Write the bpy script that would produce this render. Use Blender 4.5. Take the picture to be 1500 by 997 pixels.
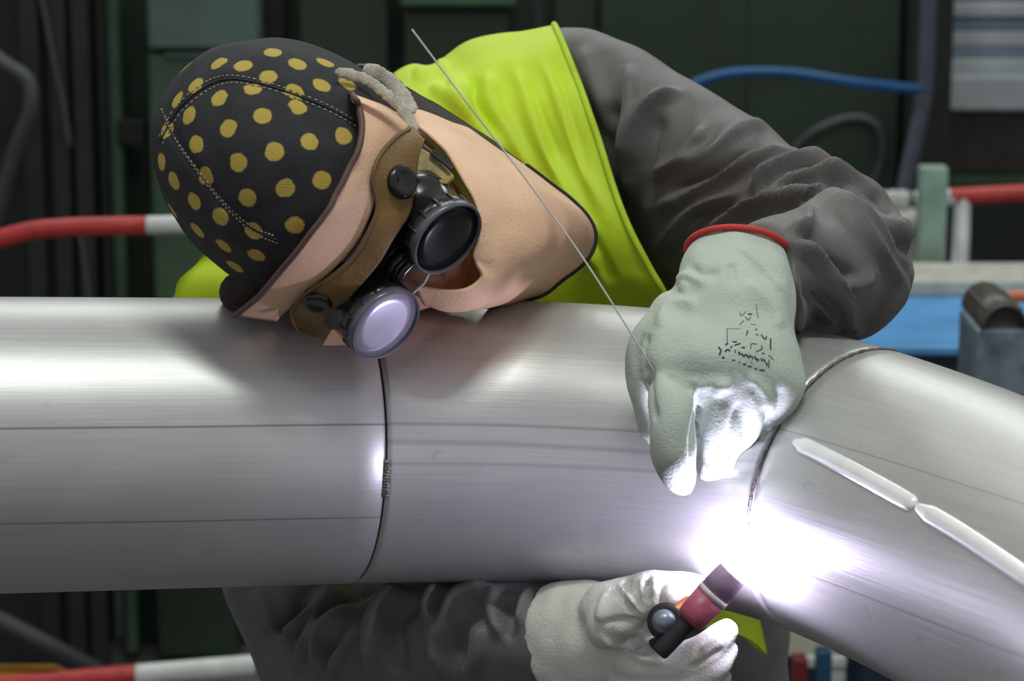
import bpy, math, random
import numpy as np
from mathutils import Vector, noise
from mathutils.bvhtree import BVHTree

for o in list(bpy.data.objects): bpy.data.objects.remove(o)
random.seed(4); rng = np.random.default_rng(4)
scn = bpy.context.scene; COL = scn.collection

# ------------------------------------------------------------------ camera
FPX = 3900.0; PITCH = math.radians(12); FOC = np.array([0, 0, 1.25]); DIST = 2.0
CX = np.array([1.0, 0, 0])
CU = np.array([0, math.sin(PITCH), math.cos(PITCH)])
CB = np.array([0, -math.cos(PITCH), math.sin(PITCH)])       # towards the camera
RM = np.array([CX, CU, CB]); CP = FOC + DIST * CB
cam = bpy.data.cameras.new('camera'); cam.sensor_width = 36; cam.lens = FPX / 1500 * 36
cam.clip_start = .05; cam.clip_end = 100
camo = bpy.data.objects.new('camera', cam); COL.objects.link(camo)
camo.location = CP; camo.rotation_euler = (math.pi / 2 - PITCH, 0, 0)
cam.dof.use_dof = True; cam.dof.focus_distance = 1.93; cam.dof.aperture_fstop = 9.0
scn.camera = camo
scn.view_settings.view_transform = 'Standard'; scn.view_settings.look = 'None'
scn.view_settings.gamma = 1; scn.view_settings.use_curve_mapping = False
scn.view_settings.exposure = 0.0

# ------------------------------------------------------------------ world and lamps
w = bpy.data.worlds.new('world'); scn.world = w; w.use_nodes = True
w.node_tree.nodes['Background'].inputs[0].default_value = (.90, .88, .93, 1)
w.node_tree.nodes['Background'].inputs[1].default_value = .43

def area(name, loc, target, sx, sy, power, col):
    l = bpy.data.lights.new(name, 'AREA'); l.shape = 'RECTANGLE'; l.size = sx; l.size_y = sy
    l.energy = power; l.color = col
    o = bpy.data.objects.new(name, l); COL.objects.link(o); o.location = loc
    o.rotation_euler = (Vector(target) - Vector(loc)).to_track_quat('-Z', 'Y').to_euler()
    return o
LC = (.93, 1.0, .93)
# rows of ceiling strip lights of the hall: one above the camera side, one above the machines
area('ceiling_strip_front', (-1.2, -.9, 3.75), (-1.2, -.9, 0), .9, .14, 8, LC)
area('ceiling_strip_front', (.35, -.9, 3.75), (.35, -.9, 0), .9, .14, 36, LC)
area('ceiling_strip_back', (-.75, 2.6, 3.3), (-.4, 1.0, 1.0), 1.5, .2, 17, LC)
area('ceiling_strip_back', (.95, 2.6, 3.3), (.6, 1.0, 1.0), 1.5, .2, 17, LC)

# ------------------------------------------------------------------ helpers
def c(px, py, d): return np.array([(px - 750) / FPX * d, -(py - 498.5) / FPX * d, -d])
def cs(L): return np.array([c(*p[:3]) for p in L])
def toW(V): return CP + np.asarray(V) @ RM
def toC(V): return (np.asarray(V) - CP) @ RM.T
def proj(V):
    d = -V[:, 2]
    return np.stack([750 + FPX * V[:, 0] / d, 498.5 - FPX * V[:, 1] / d], 1)
def nrm(v): v = np.asarray(v, float); return v / (np.linalg.norm(v, axis=-1, keepdims=True) + 1e-12)

WL = {}
def finish(o, loc, parent):
    WL[o.name] = np.array(loc, float); COL.objects.link(o)
    if parent is not None:
        o.parent = parent; o.location = np.array(loc) - WL[parent.name]
    else: o.location = loc
def tag(o, label=None, cat=None, group=None, kind=None):
    if label: o['label'] = label
    if cat: o['category'] = cat
    if group: o['group'] = group
    if kind: o['kind'] = kind
    return o
def empty(name, loc, label=None, cat=None, group=None):
    o = bpy.data.objects.new(name, None); o.empty_display_size = .05
    finish(o, np.array(loc, float), None); return tag(o, label, cat, group)
def mesh_w(name, V, F, mat, parent=None, smooth=True, uv=None):
    """one mesh object; V in world space; F list of tuples or an (n,4) array"""
    V = np.asarray(V, float)
    loc = np.array([(V[:, 0].min() + V[:, 0].max()) / 2, (V[:, 1].min() + V[:, 1].max()) / 2, V[:, 2].min()])
    me = bpy.data.meshes.new(name); Vl = V - loc
    if isinstance(F, np.ndarray):
        k = F.shape[1]; n = len(F)
        me.vertices.add(len(Vl)); me.vertices.foreach_set('co', Vl.ravel())
        me.loops.add(n * k); me.loops.foreach_set('vertex_index', F.ravel().astype(np.int32))
        me.polygons.add(n); me.polygons.foreach_set('loop_start', np.arange(0, n * k, k, dtype=np.int32))
        me.update(calc_edges=True); me.validate()
    else: me.from_pydata(Vl.tolist(), [], [tuple(f) for f in F])
    if smooth: me.polygons.foreach_set('use_smooth', np.ones(len(me.polygons), bool))
    if uv is not None:
        l = me.uv_layers.new(name='UVMap'); li = np.zeros(len(me.loops), np.int32)
        me.loops.foreach_get('vertex_index', li); l.data.foreach_set('uv', np.asarray(uv)[li].ravel())
    me.materials.append(mat)
    o = bpy.data.objects.new(name, me); finish(o, loc, parent); return o
def mesh_c(name, V, F, mat, parent=None, smooth=True, uv=None):
    return mesh_w(name, toW(V), F, mat, parent, smooth, uv)

def catmull(P, n):
    """P (k, m) -> n samples through the points"""
    P = np.asarray(P, float); k = len(P)
    if k == 2: t = np.linspace(0, 1, n)[:, None]; return P[0] * (1 - t) + P[1] * t
    Q = np.vstack([2 * P[0] - P[1], P, 2 * P[-1] - P[-2]])
    t = np.linspace(0, k - 1, n); i = np.minimum(t.astype(int), k - 2); f = (t - i)[:, None]
    a, b, d, e = Q[i], Q[i + 1], Q[i + 2], Q[i + 3]
    return .5 * (2 * b + (d - a) * f + (2 * a - 5 * b + 4 * d - e) * f ** 2 + (3 * b - a - 3 * d + e) * f ** 3)
def ring_faces(n, m, caps=True):
    F = []
    for i in range(n - 1):
        for j in range(m):
            F.append((i * m + j, i * m + (j + 1) % m, (i + 1) * m + (j + 1) % m, (i + 1) * m + j))
    if caps: F.append(tuple(range(m))[::-1]); F.append(tuple(range((n - 1) * m, n * m)))
    return F
def sweep(P, ra, rb=None, m=16, caps=True, a0=None, roundcap=(True, True)):
    """tube along c-space points P with radii ra (in a) and rb; parallel transport frame"""
    P = np.asarray(P, float); n = len(P); ra = np.broadcast_to(np.asarray(ra, float), (n,)).copy()
    rb = ra.copy() if rb is None else np.broadcast_to(np.asarray(rb, float), (n,)).copy()
    T = nrm(np.gradient(P, axis=0))
    if roundcap[0] or roundcap[1]:
        ang = np.radians([80, 55, 28])
        Pp, A, Bb, Tt = list(P), list(ra), list(rb), list(T)
        if roundcap[0]:
            r = max(ra[0], rb[0]); e = [(P[0] - T[0] * r * math.sin(a), ra[0] * math.cos(a), rb[0] * math.cos(a), T[0]) for a in ang]
            Pp = [x[0] for x in e] + Pp; A = [x[1] for x in e] + A; Bb = [x[2] for x in e] + Bb; Tt = [x[3] for x in e] + Tt
        if roundcap[1]:
            r = max(ra[-1], rb[-1]); e = [(P[-1] + T[-1] * r * math.sin(a), ra[-1] * math.cos(a), rb[-1] * math.cos(a), T[-1]) for a in ang[::-1]]
            Pp += [x[0] for x in e]; A += [x[1] for x in e]; Bb += [x[2] for x in e]; Tt += [x[3] for x in e]
        P, ra, rb, T = np.array(Pp), np.array(A), np.array(Bb), np.array(Tt); n = len(P)
    a = np.cross(T[0], [0, 0, 1.0]) if a0 is None else np.array(a0, float)
    if np.linalg.norm(a) < 1e-3: a = np.array([1.0, 0, 0])
    th = np.linspace(0, 2 * math.pi, m, endpoint=False); V = []
    for i in range(n):
        a = nrm(a - T[i] * np.dot(a, T[i])); b = np.cross(T[i], a)
        V.append(P[i] + np.outer(np.cos(th) * ra[i], a) + np.outer(np.sin(th) * rb[i], b))
    return np.vstack(V), ring_faces(n, m, caps)
def tube(L, n=24, m=20, flat=1.0, rc=(True, True)):
    """L: (px, py, depth, radius in px[, flat])"""
    A = np.array([list(c(p[0], p[1], p[2])) + [p[3] / FPX * p[2], (p[4] if len(p) > 4 else flat)] for p in L])
    S = catmull(A, n); return sweep(S[:, :3], S[:, 3], S[:, 3] * S[:, 4], m, roundcap=rc)
def lr(L, n=40, m=36, pw=1.0):
    """sections given by both silhouette points: (Lx, Ly, Rx, Ry, depth, half thickness)"""
    S = catmull(np.array([list(c(p[0], p[1], p[4])) + list(c(p[2], p[3], p[4])) + [p[5], p[6] if len(p) > 6 else 0] for p in L]), n)
    th = np.linspace(0, 2 * math.pi, m, endpoint=False); V = []
    for s in S:
        a, b, t = s[:3], s[3:6], s[6]; ce = (a + b) / 2; u = (b - a) / 2; v = np.array([0, s[7], 1.0])
        V.append(ce + np.outer(np.cos(th), u) + np.outer(np.sin(th), v * t))
    return np.vstack(V), ring_faces(n, m)
def ellip(ce, ax, rad, n=14, m=22):
    """ellipsoid with axes ax (3x3 rows) and radii rad"""
    V = []
    for i in range(n + 1):
        a = math.pi * min(max(i, .15), n - .15) / n
        for j in range(m):
            b = 2 * math.pi * j / m
            p = np.array([math.sin(a) * math.cos(b), math.sin(a) * math.sin(b), math.cos(a)]) * rad
            V.append(ce + p @ ax)
    return np.array(V), ring_faces(n + 1, m)
def join(parts):
    V, F, k = [], [], 0
    for v, f in parts:
        V.append(np.asarray(v)); F += [tuple(int(i) + k for i in q) for q in f]; k += len(v)
    return np.vstack(V), F
def remesh(parts, vox):
    V, F = join(parts); me = bpy.data.meshes.new('tmp'); me.from_pydata(V.tolist(), [], F)
    o = bpy.data.objects.new('tmp', me); COL.objects.link(o)
    m = o.modifiers.new('r', 'REMESH'); m.mode = 'VOXEL'; m.voxel_size = vox
    dg = bpy.context.evaluated_depsgraph_get(); e = o.evaluated_get(dg); em = e.to_mesh()
    V = np.zeros(len(em.vertices) * 3); em.vertices.foreach_get('co', V); V = V.reshape(-1, 3)
    Q = np.zeros(len(em.loops), np.int32); em.loops.foreach_get('vertex_index', Q); Q = Q.reshape(-1, 4)
    e.to_mesh_clear(); bpy.data.objects.remove(o); bpy.data.meshes.remove(me)
    return V, Q
def smooth(V, Q, it, lam=.6):
    E = np.vstack([Q[:, [0, 1]], Q[:, [1, 2]], Q[:, [2, 3]], Q[:, [3, 0]]]); n = len(V)
    cnt = np.bincount(E[:, 0], minlength=n) + np.bincount(E[:, 1], minlength=n)
    for _ in range(it):
        S = np.zeros_like(V)
        for k in range(3): S[:, k] = np.bincount(E[:, 0], V[E[:, 1], k], n) + np.bincount(E[:, 1], V[E[:, 0], k], n)
        V = V + lam * (S / np.maximum(cnt, 1)[:, None] - V)
    return V
def vnorm(V, Q):
    fn = np.cross(V[Q[:, 2]] - V[Q[:, 0]], V[Q[:, 3]] - V[Q[:, 1]]); N = np.zeros_like(V)
    for k in range(4):
        for a in range(3): N[:, a] += np.bincount(Q[:, k], fn[:, a], len(V))
    return nrm(N)
def folds(V, Q, strokes):
    """sculpt cloth folds: (list of px points, width px, height m); raised along the surface normal on the side that faces the viewer"""
    N = vnorm(V, Q); P = proj(V); D = np.zeros(len(V)); front = np.clip((N @ np.array([0, 0, 1.0])) * 2.5 + .2, 0, 1)
    for st in strokes:
        pts, wd, h = st[:3]; pw = st[3] if len(st) > 3 else 2
        C_ = catmull(np.array(pts, float), 14); best = np.full(len(V), 1e9); tt = np.zeros(len(V))
        lo, hi = C_.min(0) - 3 * wd, C_.max(0) + 3 * wd
        ix = np.where(((P > lo) & (P < hi)).all(1))[0]
        if len(ix) == 0: continue
        X = P[ix]; b = best[ix]; t_ = tt[ix]
        for i in range(13):
            a, e = C_[i], C_[i + 1] - C_[i]; t = np.clip(((X - a) @ e) / (e @ e + 1e-9), 0, 1)
            d = np.linalg.norm(X - a - t[:, None] * e, axis=1); k = d < b; b[k] = d[k]; t_[k] = (i + t[k]) / 13
        tp = np.clip(np.minimum(t_, 1 - t_) * 6, .15, 1)
        D[ix] += h * np.exp(-(b / wd) ** pw) * tp * front[ix]
    return V + N * D[:, None]
def rough(V, Q, amp, sc, seed=0):
    N = vnorm(V, Q)
    D = np.array([noise.noise(Vector((p[0] * sc + seed, p[1] * sc, p[2] * sc))) for p in V]) * amp
    return V + N * D[:, None]
def patch(G, nr, nc):
    """smooth surface through a grid of c-space points"""
    G = np.asarray(G, float); R, C_, _ = G.shape
    A = np.stack([catmull(G[:, j], nr) for j in range(C_)], 1)
    return np.stack([catmull(A[i], nc) for i in range(nr)], 0)
def sheet(S, th, flip=False):
    """solid sheet of thickness th from a grid surface (nr, nc, 3)"""
    nr, nc, _ = S.shape; V = S.reshape(-1, 3)
    Q = np.array([(i * nc + j, i * nc + j + 1, (i + 1) * nc + j + 1, (i + 1) * nc + j) for i in range(nr - 1) for j in range(nc - 1)])
    N = vnorm(V, Q)
    if N[:, 2].mean() < 0: Q = Q[:, ::-1]; N = -N
    n = len(V); V2 = np.vstack([V, V - N * th]); F = [tuple(q) for q in Q] + [tuple(int(i) + n for i in q[::-1]) for q in Q]
    bd = [i for i in range(nc)] + [i * nc + nc - 1 for i in range(1, nr)] + [(nr - 1) * nc + j for j in range(nc - 2, -1, -1)] + [i * nc for i in range(nr - 2, 0, -1)]
    fl = Q[0][1] != 1 and Q[0][0] != 0
    for k in range(len(bd)):
        a, b = bd[k], bd[(k + 1) % len(bd)]; F.append((a, a + n, b + n, b) if N[:, 2].mean() > 0 else (b, b + n, a + n, a))
    return V2, F, Q
def bvh(V, F): return BVHTree.FromPolygons([tuple(v) for v in V], [tuple(int(i) for i in f) for f in F])
def hit(B, px, py, off=0.0):
    """point of a surface seen along the ray of a pixel, lifted by off"""
    d = c(px, py, 1.0); r = B.ray_cast(Vector((0, 0, 0)), Vector(nrm(d)))
    if r[0] is None: return None
    n = np.array(r[1]); n = n if n @ d < 0 else -n
    return np.array(r[0]) + n * off
def hits(B, pts, off=0.0, n=None):
    P = catmull(np.array(pts, float), n or len(pts)); return np.array([h for h in (hit(B, x, y, off) for x, y in P) if h is not None])

# ------------------------------------------------------------------ materials
def mat(name, col, rough=.6, metal=0.0, var=.15, sc=30, bump=0.0, bsc=200, spec=.5, col2=None, coat=0, sheen=0, stretch=None, detail=4):
    m = bpy.data.materials.new(name); m.use_nodes = True; nt = m.node_tree; b = nt.nodes['Principled BSDF']
    tc = nt.nodes.new('ShaderNodeTexCoord'); src = tc.outputs['Object']
    if stretch:
        mp = nt.nodes.new('ShaderNodeMapping'); mp.inputs['Scale'].default_value = stretch
        nt.links.new(src, mp.inputs[0]); src = mp.outputs[0]
    n = nt.nodes.new('ShaderNodeTexNoise'); n.inputs['Scale'].default_value = sc; n.inputs['Detail'].default_value = detail
    nt.links.new(src, n.inputs['Vector'])
    r = nt.nodes.new('ShaderNodeValToRGB'); r.color_ramp.elements[0].position = .3; r.color_ramp.elements[1].position = .7
    c2 = col2 or tuple(min(1, x * (1 + var)) for x in col)
    r.color_ramp.elements[0].color = (*[x * (1 - var) for x in col], 1); r.color_ramp.elements[1].color = (*c2, 1)
    nt.links.new(n.outputs['Fac'], r.inputs[0]); nt.links.new(r.outputs[0], b.inputs['Base Color'])
    b.inputs['Roughness'].default_value = rough; b.inputs['Metallic'].default_value = metal
    b.inputs['Specular IOR Level'].default_value = spec; b.inputs['Coat Weight'].default_value = coat
    if sheen: b.inputs['Sheen Weight'].default_value = sheen
    if bump:
        n2 = nt.nodes.new('ShaderNodeTexNoise'); n2.inputs['Scale'].default_value = bsc; n2.inputs['Detail'].default_value = 3
        nt.links.new(tc.outputs['Object'], n2.inputs['Vector'])
        bp = nt.nodes.new('ShaderNodeBump'); bp.inputs['Strength'].default_value = bump; bp.inputs['Distance'].default_value = .002
        nt.links.new(n2.outputs['Fac'], bp.inputs['Height']); nt.links.new(bp.outputs[0], b.inputs['Normal'])
    return m
M = {}
M['jacket'] = mat('grey_workwear', (.104, .097, .093), .5, bump=.35, bsc=900, sheen=.15, sc=14, var=.12)
M['vest'] = mat('lime_fabric', (.50, .68, .012), .6, bump=.2, bsc=900, sc=10, var=.08)
M['leather'] = mat('tan_leather', (.75, .48, .31), .62, bump=.3, bsc=420, sc=22, var=.08)
M['leather_dk'] = mat('brown_leather', (.16, .088, .020), .5, bump=.3, bsc=420, sc=30, var=.3)
M['lining'] = mat('dark_lining', (.022, .014, .012), .85, sc=60)
M['trim'] = mat('brown_edge', (.10, .055, .045), .6, sc=80)
M['glove'] = mat('pale_hide', (.47, .54, .46), .72, bump=.35, bsc=500, sc=18, var=.10)
M['glove_w'] = mat('cream_hide', (.62, .62, .55), .72, bump=.35, bsc=500, sc=18, var=.08)
M['redtrim'] = mat('red_binding', (.55, .04, .03), .7, bump=.4, bsc=900)
M['black'] = mat('black_plastic', (.012, .012, .013), .22, sc=40)
M['blackmat'] = mat('black_rubber', (.014, .014, .015), .6, sc=40)
M['stitch'] = mat('pale_thread', (.36, .33, .25), .8, sc=300, var=.5)
M['skin'] = mat('skin', (.60, .30, .21), .5, sc=40, var=.1, bump=.15)
M['trouser'] = mat('grey_trousers', (.12, .12, .13), .75, sc=15, bump=.3, bsc=800)
M['boot'] = mat('boot_leather', (.03, .02, .015), .5)
M['strap'] = mat('grey_webbing', (.46, .44, .36), .85, bump=.5, bsc=700, sc=120, var=.25)
M['olive'] = mat('olive_leather', (.30, .22, .05), .4, sc=50, var=.3, bump=.2)
M['rim'] = mat('grey_rim', (.10, .10, .12), .3, sc=50)
M['ink'] = mat('black_ink', (.03, .035, .03), .8)

def lens_mat(name, col, rough, metal):
    m = mat(name, col, rough, metal, var=.04); return m
M['lens_dark'] = mat('dark_lens_glass', (.006, .008, .009), .22, 0, var=.1, spec=.25)
M['lens_bright'] = mat('lens_glass', (.50, .48, .60), .28, .6, var=.06, sc=60)  # glare of the arc is put into this lens's pale base colour

def steel_mat(name, base, rgh, lines=(), metal=.5):
    """bare drawn metal: streaks along the length (UV u metres along, v angle), pen and scratch lines at given angles"""
    m = bpy.data.materials.new(name); m.use_nodes = True; nt = m.node_tree; L = nt.links; b = nt.nodes['Principled BSDF']
    uv = nt.nodes.new('ShaderNodeUVMap'); uv.uv_map = 'UVMap'
    def nz(sx, sy, scl, det=5):
        mp = nt.nodes.new('ShaderNodeMapping'); mp.inputs['Scale'].default_value = (sx, sy, 1); L.new(uv.outputs[0], mp.inputs[0])
        n = nt.nodes.new('ShaderNodeTexNoise'); n.inputs['Scale'].default_value = scl; n.inputs['Detail'].default_value = det
        L.new(mp.outputs[0], n.inputs['Vector']); return n.outputs['Fac']
    def math_(op, a, bb=None, cc=None):
        n = nt.nodes.new('ShaderNodeMath'); n.operation = op
        for i, x in enumerate((a, bb, cc)):
            if x is None: continue
            if isinstance(x, (int, float)): n.inputs[i].default_value = x
            else: L.new(x, n.inputs[i])
        return n.outputs[0]
    st = nz(4, 40, 1.6, 6); cl = nz(9, 1.6, 1.3, 4); fine = nz(12, 220, 1, 2)
    mix = math_('ADD', math_('MULTIPLY', st, .5), math_('ADD', math_('MULTIPLY', cl, .35), math_('MULTIPLY', fine, .15)))
    r = nt.nodes.new('ShaderNodeValToRGB'); r.color_ramp.elements[0].position = .32; r.color_ramp.elements[1].position = .66
    r.color_ramp.elements[0].color = (*[x * .86 for x in base], 1); r.color_ramp.elements[1].color = (*[min(1, x * 1.06) for x in base], 1)
    L.new(mix, r.inputs[0]); colr = r.outputs[0]
    sx = nt.nodes.new('ShaderNodeSeparateXYZ'); L.new(uv.outputs[0], sx.inputs[0])
    wob = nz(3, .01, 1.0, 2)
    for (v0, slope, wd, dark, u0, u1) in lines:
        ctr = math_('ADD', math_('MULTIPLY', sx.outputs[0], slope), v0)
        dv = math_('ABSOLUTE', math_('SUBTRACT', math_('SUBTRACT', sx.outputs[1], ctr), math_('MULTIPLY', math_('SUBTRACT', wob, .5), .04)))
        k = math_('MULTIPLY', math_('SUBTRACT', 1.0, math_('SMOOTH_MIN', math_('DIVIDE', dv, wd), 1.0, .3)), 1.0)
        k = math_('MULTIPLY', math_('MAXIMUM', k, 0.0), math_('MULTIPLY', math_('GREATER_THAN', sx.outputs[0], u0), math_('LESS_THAN', sx.outputs[0], u1)))
        mx = nt.nodes.new('ShaderNodeMix'); mx.data_type = 'RGBA'
        L.new(math_('MINIMUM', k, .9), mx.inputs[0]); L.new(colr, mx.inputs[6]); mx.inputs[7].default_value = (*[x * dark for x in base], 1); colr = mx.outputs[2]
    # scattered grey smudges
    sm = nz(20, 3.5, 1.4, 3); sr = nt.nodes.new('ShaderNodeValToRGB'); sr.color_ramp.elements[0].position = .66; sr.color_ramp.elements[1].position = .78
    sr.color_ramp.elements[0].color = (0, 0, 0, 1); sr.color_ramp.elements[1].color = (.35, .35, .35, 1); L.new(sm, sr.inputs[0])
    mx = nt.nodes.new('ShaderNodeMix'); mx.data_type = 'RGBA'; L.new(sr.outputs[0], mx.inputs[0]); L.new(colr, mx.inputs[6])
    mx.inputs[7].default_value = (*[x * .5 for x in base], 1); L.new(mx.outputs[2], b.inputs['Base Color'])
    b.inputs['Metallic'].default_value = metal
    L.new(math_('ADD', math_('MULTIPLY', st, .22), rgh - .11), b.inputs['Roughness'])
    bp = nt.nodes.new('ShaderNodeBump'); bp.inputs['Strength'].default_value = .12; bp.inputs['Distance'].default_value = .0006
    L.new(fine, bp.inputs['Height']); L.new(bp.outputs[0], b.inputs['Normal'])
    return m
BASE = (.50, .50, .485)
M['steel_l'] = steel_mat('bare_pipe_metal', BASE, .41, [(.145, 0, .012, .35, -.2, .45), (-.49, -.05, .010, .45, -.6, .45), (-1.03, 0, .016, .4, .33, .355)])
M['steel_e'] = steel_mat('bare_elbow_metal', BASE, .36, [(.15, 0, .018, .62, -1, 2), (.03, -.05, .03, .72, -1, 2), (-.12, .05, .02, .75, -1, .3)])
M['steel_r'] = steel_mat('pale_pipe_metal', (.53, .53, .505), .38, [(.25, 0, .008, .6, -1, 2), (-.62, 0, .01, .6, -1, 2)])

# ------------------------------------------------------------------ setting: floor and rear wall of the hall
def box_w(x0, x1, y0, y1, z0, z1, bv=0.0):
    V = [(x, y, z) for x in (x0, x1) for y in (y0, y1) for z in (z0, z1)]
    F = [(0, 1, 3, 2), (4, 6, 7, 5), (0, 4, 5, 1), (2, 3, 7, 6), (0, 2, 6, 4), (1, 5, 7, 3)]
    return np.array(V, float), F
def addbox(name, b, m, parent=None, bevel=.003):
    o = mesh_w(name, *box_w(*b), m, parent, smooth=False)
    if bevel:
        md = o.modifiers.new('bevel', 'BEVEL'); md.width = bevel; md.segments = 2
    return o
M['floor'] = mat('concrete_floor', (.11, .115, .11), .7, sc=6, var=.3, bump=.2, bsc=60)
M['wall'] = mat('dark_hall_wall', (.020, .030, .024), .8, sc=3, var=.3)
tag(addbox('floor', (-14, 14, -6, 6.2, -.1, 0), M['floor'], bevel=0), kind='structure')
tag(addbox('wall_back', (-14, 14, 6.0, 6.2, 0, 4.2), M['wall'], bevel=0), kind='structure')

# ------------------------------------------------------------------ the pipe run: straight pipe, elbow, angled pipe
PR = .1068; GAP = .0016; TH = .005
P1 = c(513, 645.3, 2.0); A1 = nrm([.952, 0, -.306])
P2 = c(1248, 724, 1.9); B1 = nrm([.655, -.235, .715])
def pipe_mesh(P, T, m=160, e0=1, e1=1):
    """hollow pipe through centre points with bevelled ends; uv = (metres along, angle from the viewer side)"""
    n = len(P); s = np.concatenate([[0], np.cumsum(np.linalg.norm(np.diff(P, axis=0), axis=1))])
    V, UV = [], []; th = np.linspace(-math.pi, math.pi, m + 1)
    def ring(i, r, ds=0):
        b = nrm(np.array([0, 0, 1.0]) - T[i] * T[i][2]); a = np.cross(b, T[i]); a = a if a[1] > 0 else -a
        V.append(P[i] + T[i] * ds + np.outer(np.sin(th) * r, a) + np.outer(np.cos(th) * r, b)); UV.append(np.stack([np.full(m + 1, s[i]), th], 1))
    ring(0, PR - TH, .0); ring(0, PR - .0022, 0)
    ring(0, PR, .0022)
    for i in range(1, n - 1): ring(i, PR)
    ring(n - 1, PR, -.0022); ring(n - 1, PR - .0022, 0); ring(n - 1, PR - TH, 0)
    for i in range(n - 1, -1, -1): ring(i, PR - TH)
    K = len(V); q = m + 1
    F = np.array([(i * q + j, i * q + j + 1, (i + 1) * q + j + 1, (i + 1) * q + j) for i in range(K - 1) for j in range(m)])
    return np.vstack(V), F, np.vstack(UV)
t = np.linspace(0, 1, 30)[:, None]
PL = P1 - A1 * .62 * (1 - t); PLs = P1 - A1 * .62 * (1 - t)
V, F, UV = pipe_mesh(PLs - A1 * GAP / 2, np.repeat(A1[None], 30, 0)); UV[:, 0] -= .30
pl = mesh_c('steel_pipe', V, F, M['steel_l'], uv=UV); bv_l = bvh(V, F)
tag(pl, 'straight bare metal pipe under the welder\'s head', 'pipe')
ch = np.linalg.norm(P2 - P1); ang = math.acos(A1 @ B1); h = 4 / 3 * math.tan(ang / 4) * ch / (2 * math.sin(ang / 2))
t = np.linspace(0, 1, 60)[:, None]; q1, q2 = P1 + A1 * h, P2 - B1 * h
PE = (1 - t) ** 3 * P1 + 3 * (1 - t) ** 2 * t * q1 + 3 * (1 - t) * t ** 2 * q2 + t ** 3 * P2
TE = nrm(3 * (1 - t) ** 2 * (q1 - P1) + 6 * (1 - t) * t * (q2 - q1) + 3 * t ** 2 * (P2 - q2))
PE2 = PE.copy(); PE2[0] += A1 * GAP / 2; PE2[-1] -= B1 * GAP * .35
V, F, UV = pipe_mesh(PE2, TE)
pe = mesh_c('pipe_elbow', V, F, M['steel_e'], uv=UV); bv_e = bvh(V, F)
tag(pe, 'curved metal pipe elbow between the two straight pipes', 'pipe elbow')
RB = .80; nb = nrm(np.cross(A1, B1) + np.array([.12, 0, .05])); yb = np.cross(nb, B1); aa_ = np.linspace(0, .60 / RB, 50)[:, None]
PRr = P2 + B1 * GAP * .35 + RB * (np.sin(aa_) * B1 + (1 - np.cos(aa_)) * yb); TRr = np.cos(aa_) * B1 + np.sin(aa_) * yb
print('right pipe', proj(PRr[::7]))
V, F, UV = pipe_mesh(PRr, TRr)
pr = mesh_c('steel_pipe', V, F, M['steel_r'], uv=UV); bv_r = bvh(V, F)
tag(pr, 'pale metal pipe bend sweeping forward at the right, being welded to the elbow', 'pipe')
# tack weld across the first joint, fresh weld bead on the second
M['weld'] = mat('weld_bead', (.20, .18, .17), .45, .8, sc=300, var=.5, bump=.5, bsc=600)
def ring_pts(Pc, T, r, a0, a1, n):
    b = nrm(np.array([0, 0, 1.0]) - T * T[2]); a = np.cross(b, T); a = a if a[1] > 0 else -a
    return np.array([Pc + a * math.sin(x) * r + b * math.cos(x) * r for x in np.linspace(a0, a1, n)])
print('ring1', proj(ring_pts(P1, A1, PR, -1.5, 1.5, 7)))
parts = []
for y in np.linspace(668, 715, 12):
    q = ring_pts(P1, A1, PR, *(2 * [math.asin((645 - y) / 212)]), 1)[0]
    if q is not None: parts.append(ellip(q, np.eye(3), (.0020 + .0012 * rng.random(), .0022, .0016), 6, 8))
V, F = join(parts); mesh_c('tack_weld', V, F, M['weld'], pl)
ARCA = None
best = 1e9
for x in np.linspace(-1.6, 1.6, 400):
    q = ring_pts(P2, B1, PR, x, x, 1); p = proj(q)[0]; e = abs(p[1] - 822)
    if e < best: best = e; ARCA = x
ARC = hit(bv_r, 1110, 812, .015); ARC0 = hit(bv_r, 1108, 815, .002)
print('ARC px', proj(ARC[None])[0], -ARC[2], ARCA)
rp = ring_pts(P2, B1, PR + .0002, ARCA + .12, 1.5, 70)
rr = .0011 + .0004 * np.sin(np.arange(70) * 1.9)
V, F = sweep(rp, rr, rr * .7, 8); mesh_c('weld_bead', V, F, M['weld'], pr)

M['ground'] = mat('ground_seam', (.92, .92, .90), .25, .2, sc=60, var=.06)  # bright highlight line along the bend, put in as raised white strips
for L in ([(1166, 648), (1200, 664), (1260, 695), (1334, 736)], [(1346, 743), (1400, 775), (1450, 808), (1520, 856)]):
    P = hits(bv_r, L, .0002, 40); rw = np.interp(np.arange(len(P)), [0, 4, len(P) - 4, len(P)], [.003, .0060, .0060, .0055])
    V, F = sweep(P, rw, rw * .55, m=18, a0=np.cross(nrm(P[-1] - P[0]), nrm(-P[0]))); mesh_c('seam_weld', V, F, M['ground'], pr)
# ------------------------------------------------------------------ welding arc
def emis(name, col, s):
    m = bpy.data.materials.new(name); m.use_nodes = True; b = m.node_tree.nodes['Principled BSDF']
    b.inputs['Base Color'].default_value = (*col, 1); b.inputs['Emission Color'].default_value = (*col, 1); b.inputs['Emission Strength'].default_value = s; return m
V, F = ellip(ARC0, np.eye(3), (.0025, .0025, .0025), 10, 14)
arc = mesh_c('welding_arc', V, F, emis('arc_plasma', (.93, .90, 1.0), 60))
tag(arc, 'brilliant white welding arc at the pipe joint', 'welding arc')
al = bpy.data.lights.new('arc_light', 'POINT'); al.energy = 1.55; al.color = (.76, .70, 1.0); al.shadow_soft_size = .005
alo = bpy.data.objects.new('arc_light', al); COL.objects.link(alo); alo.location = toW(ARC)

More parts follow.
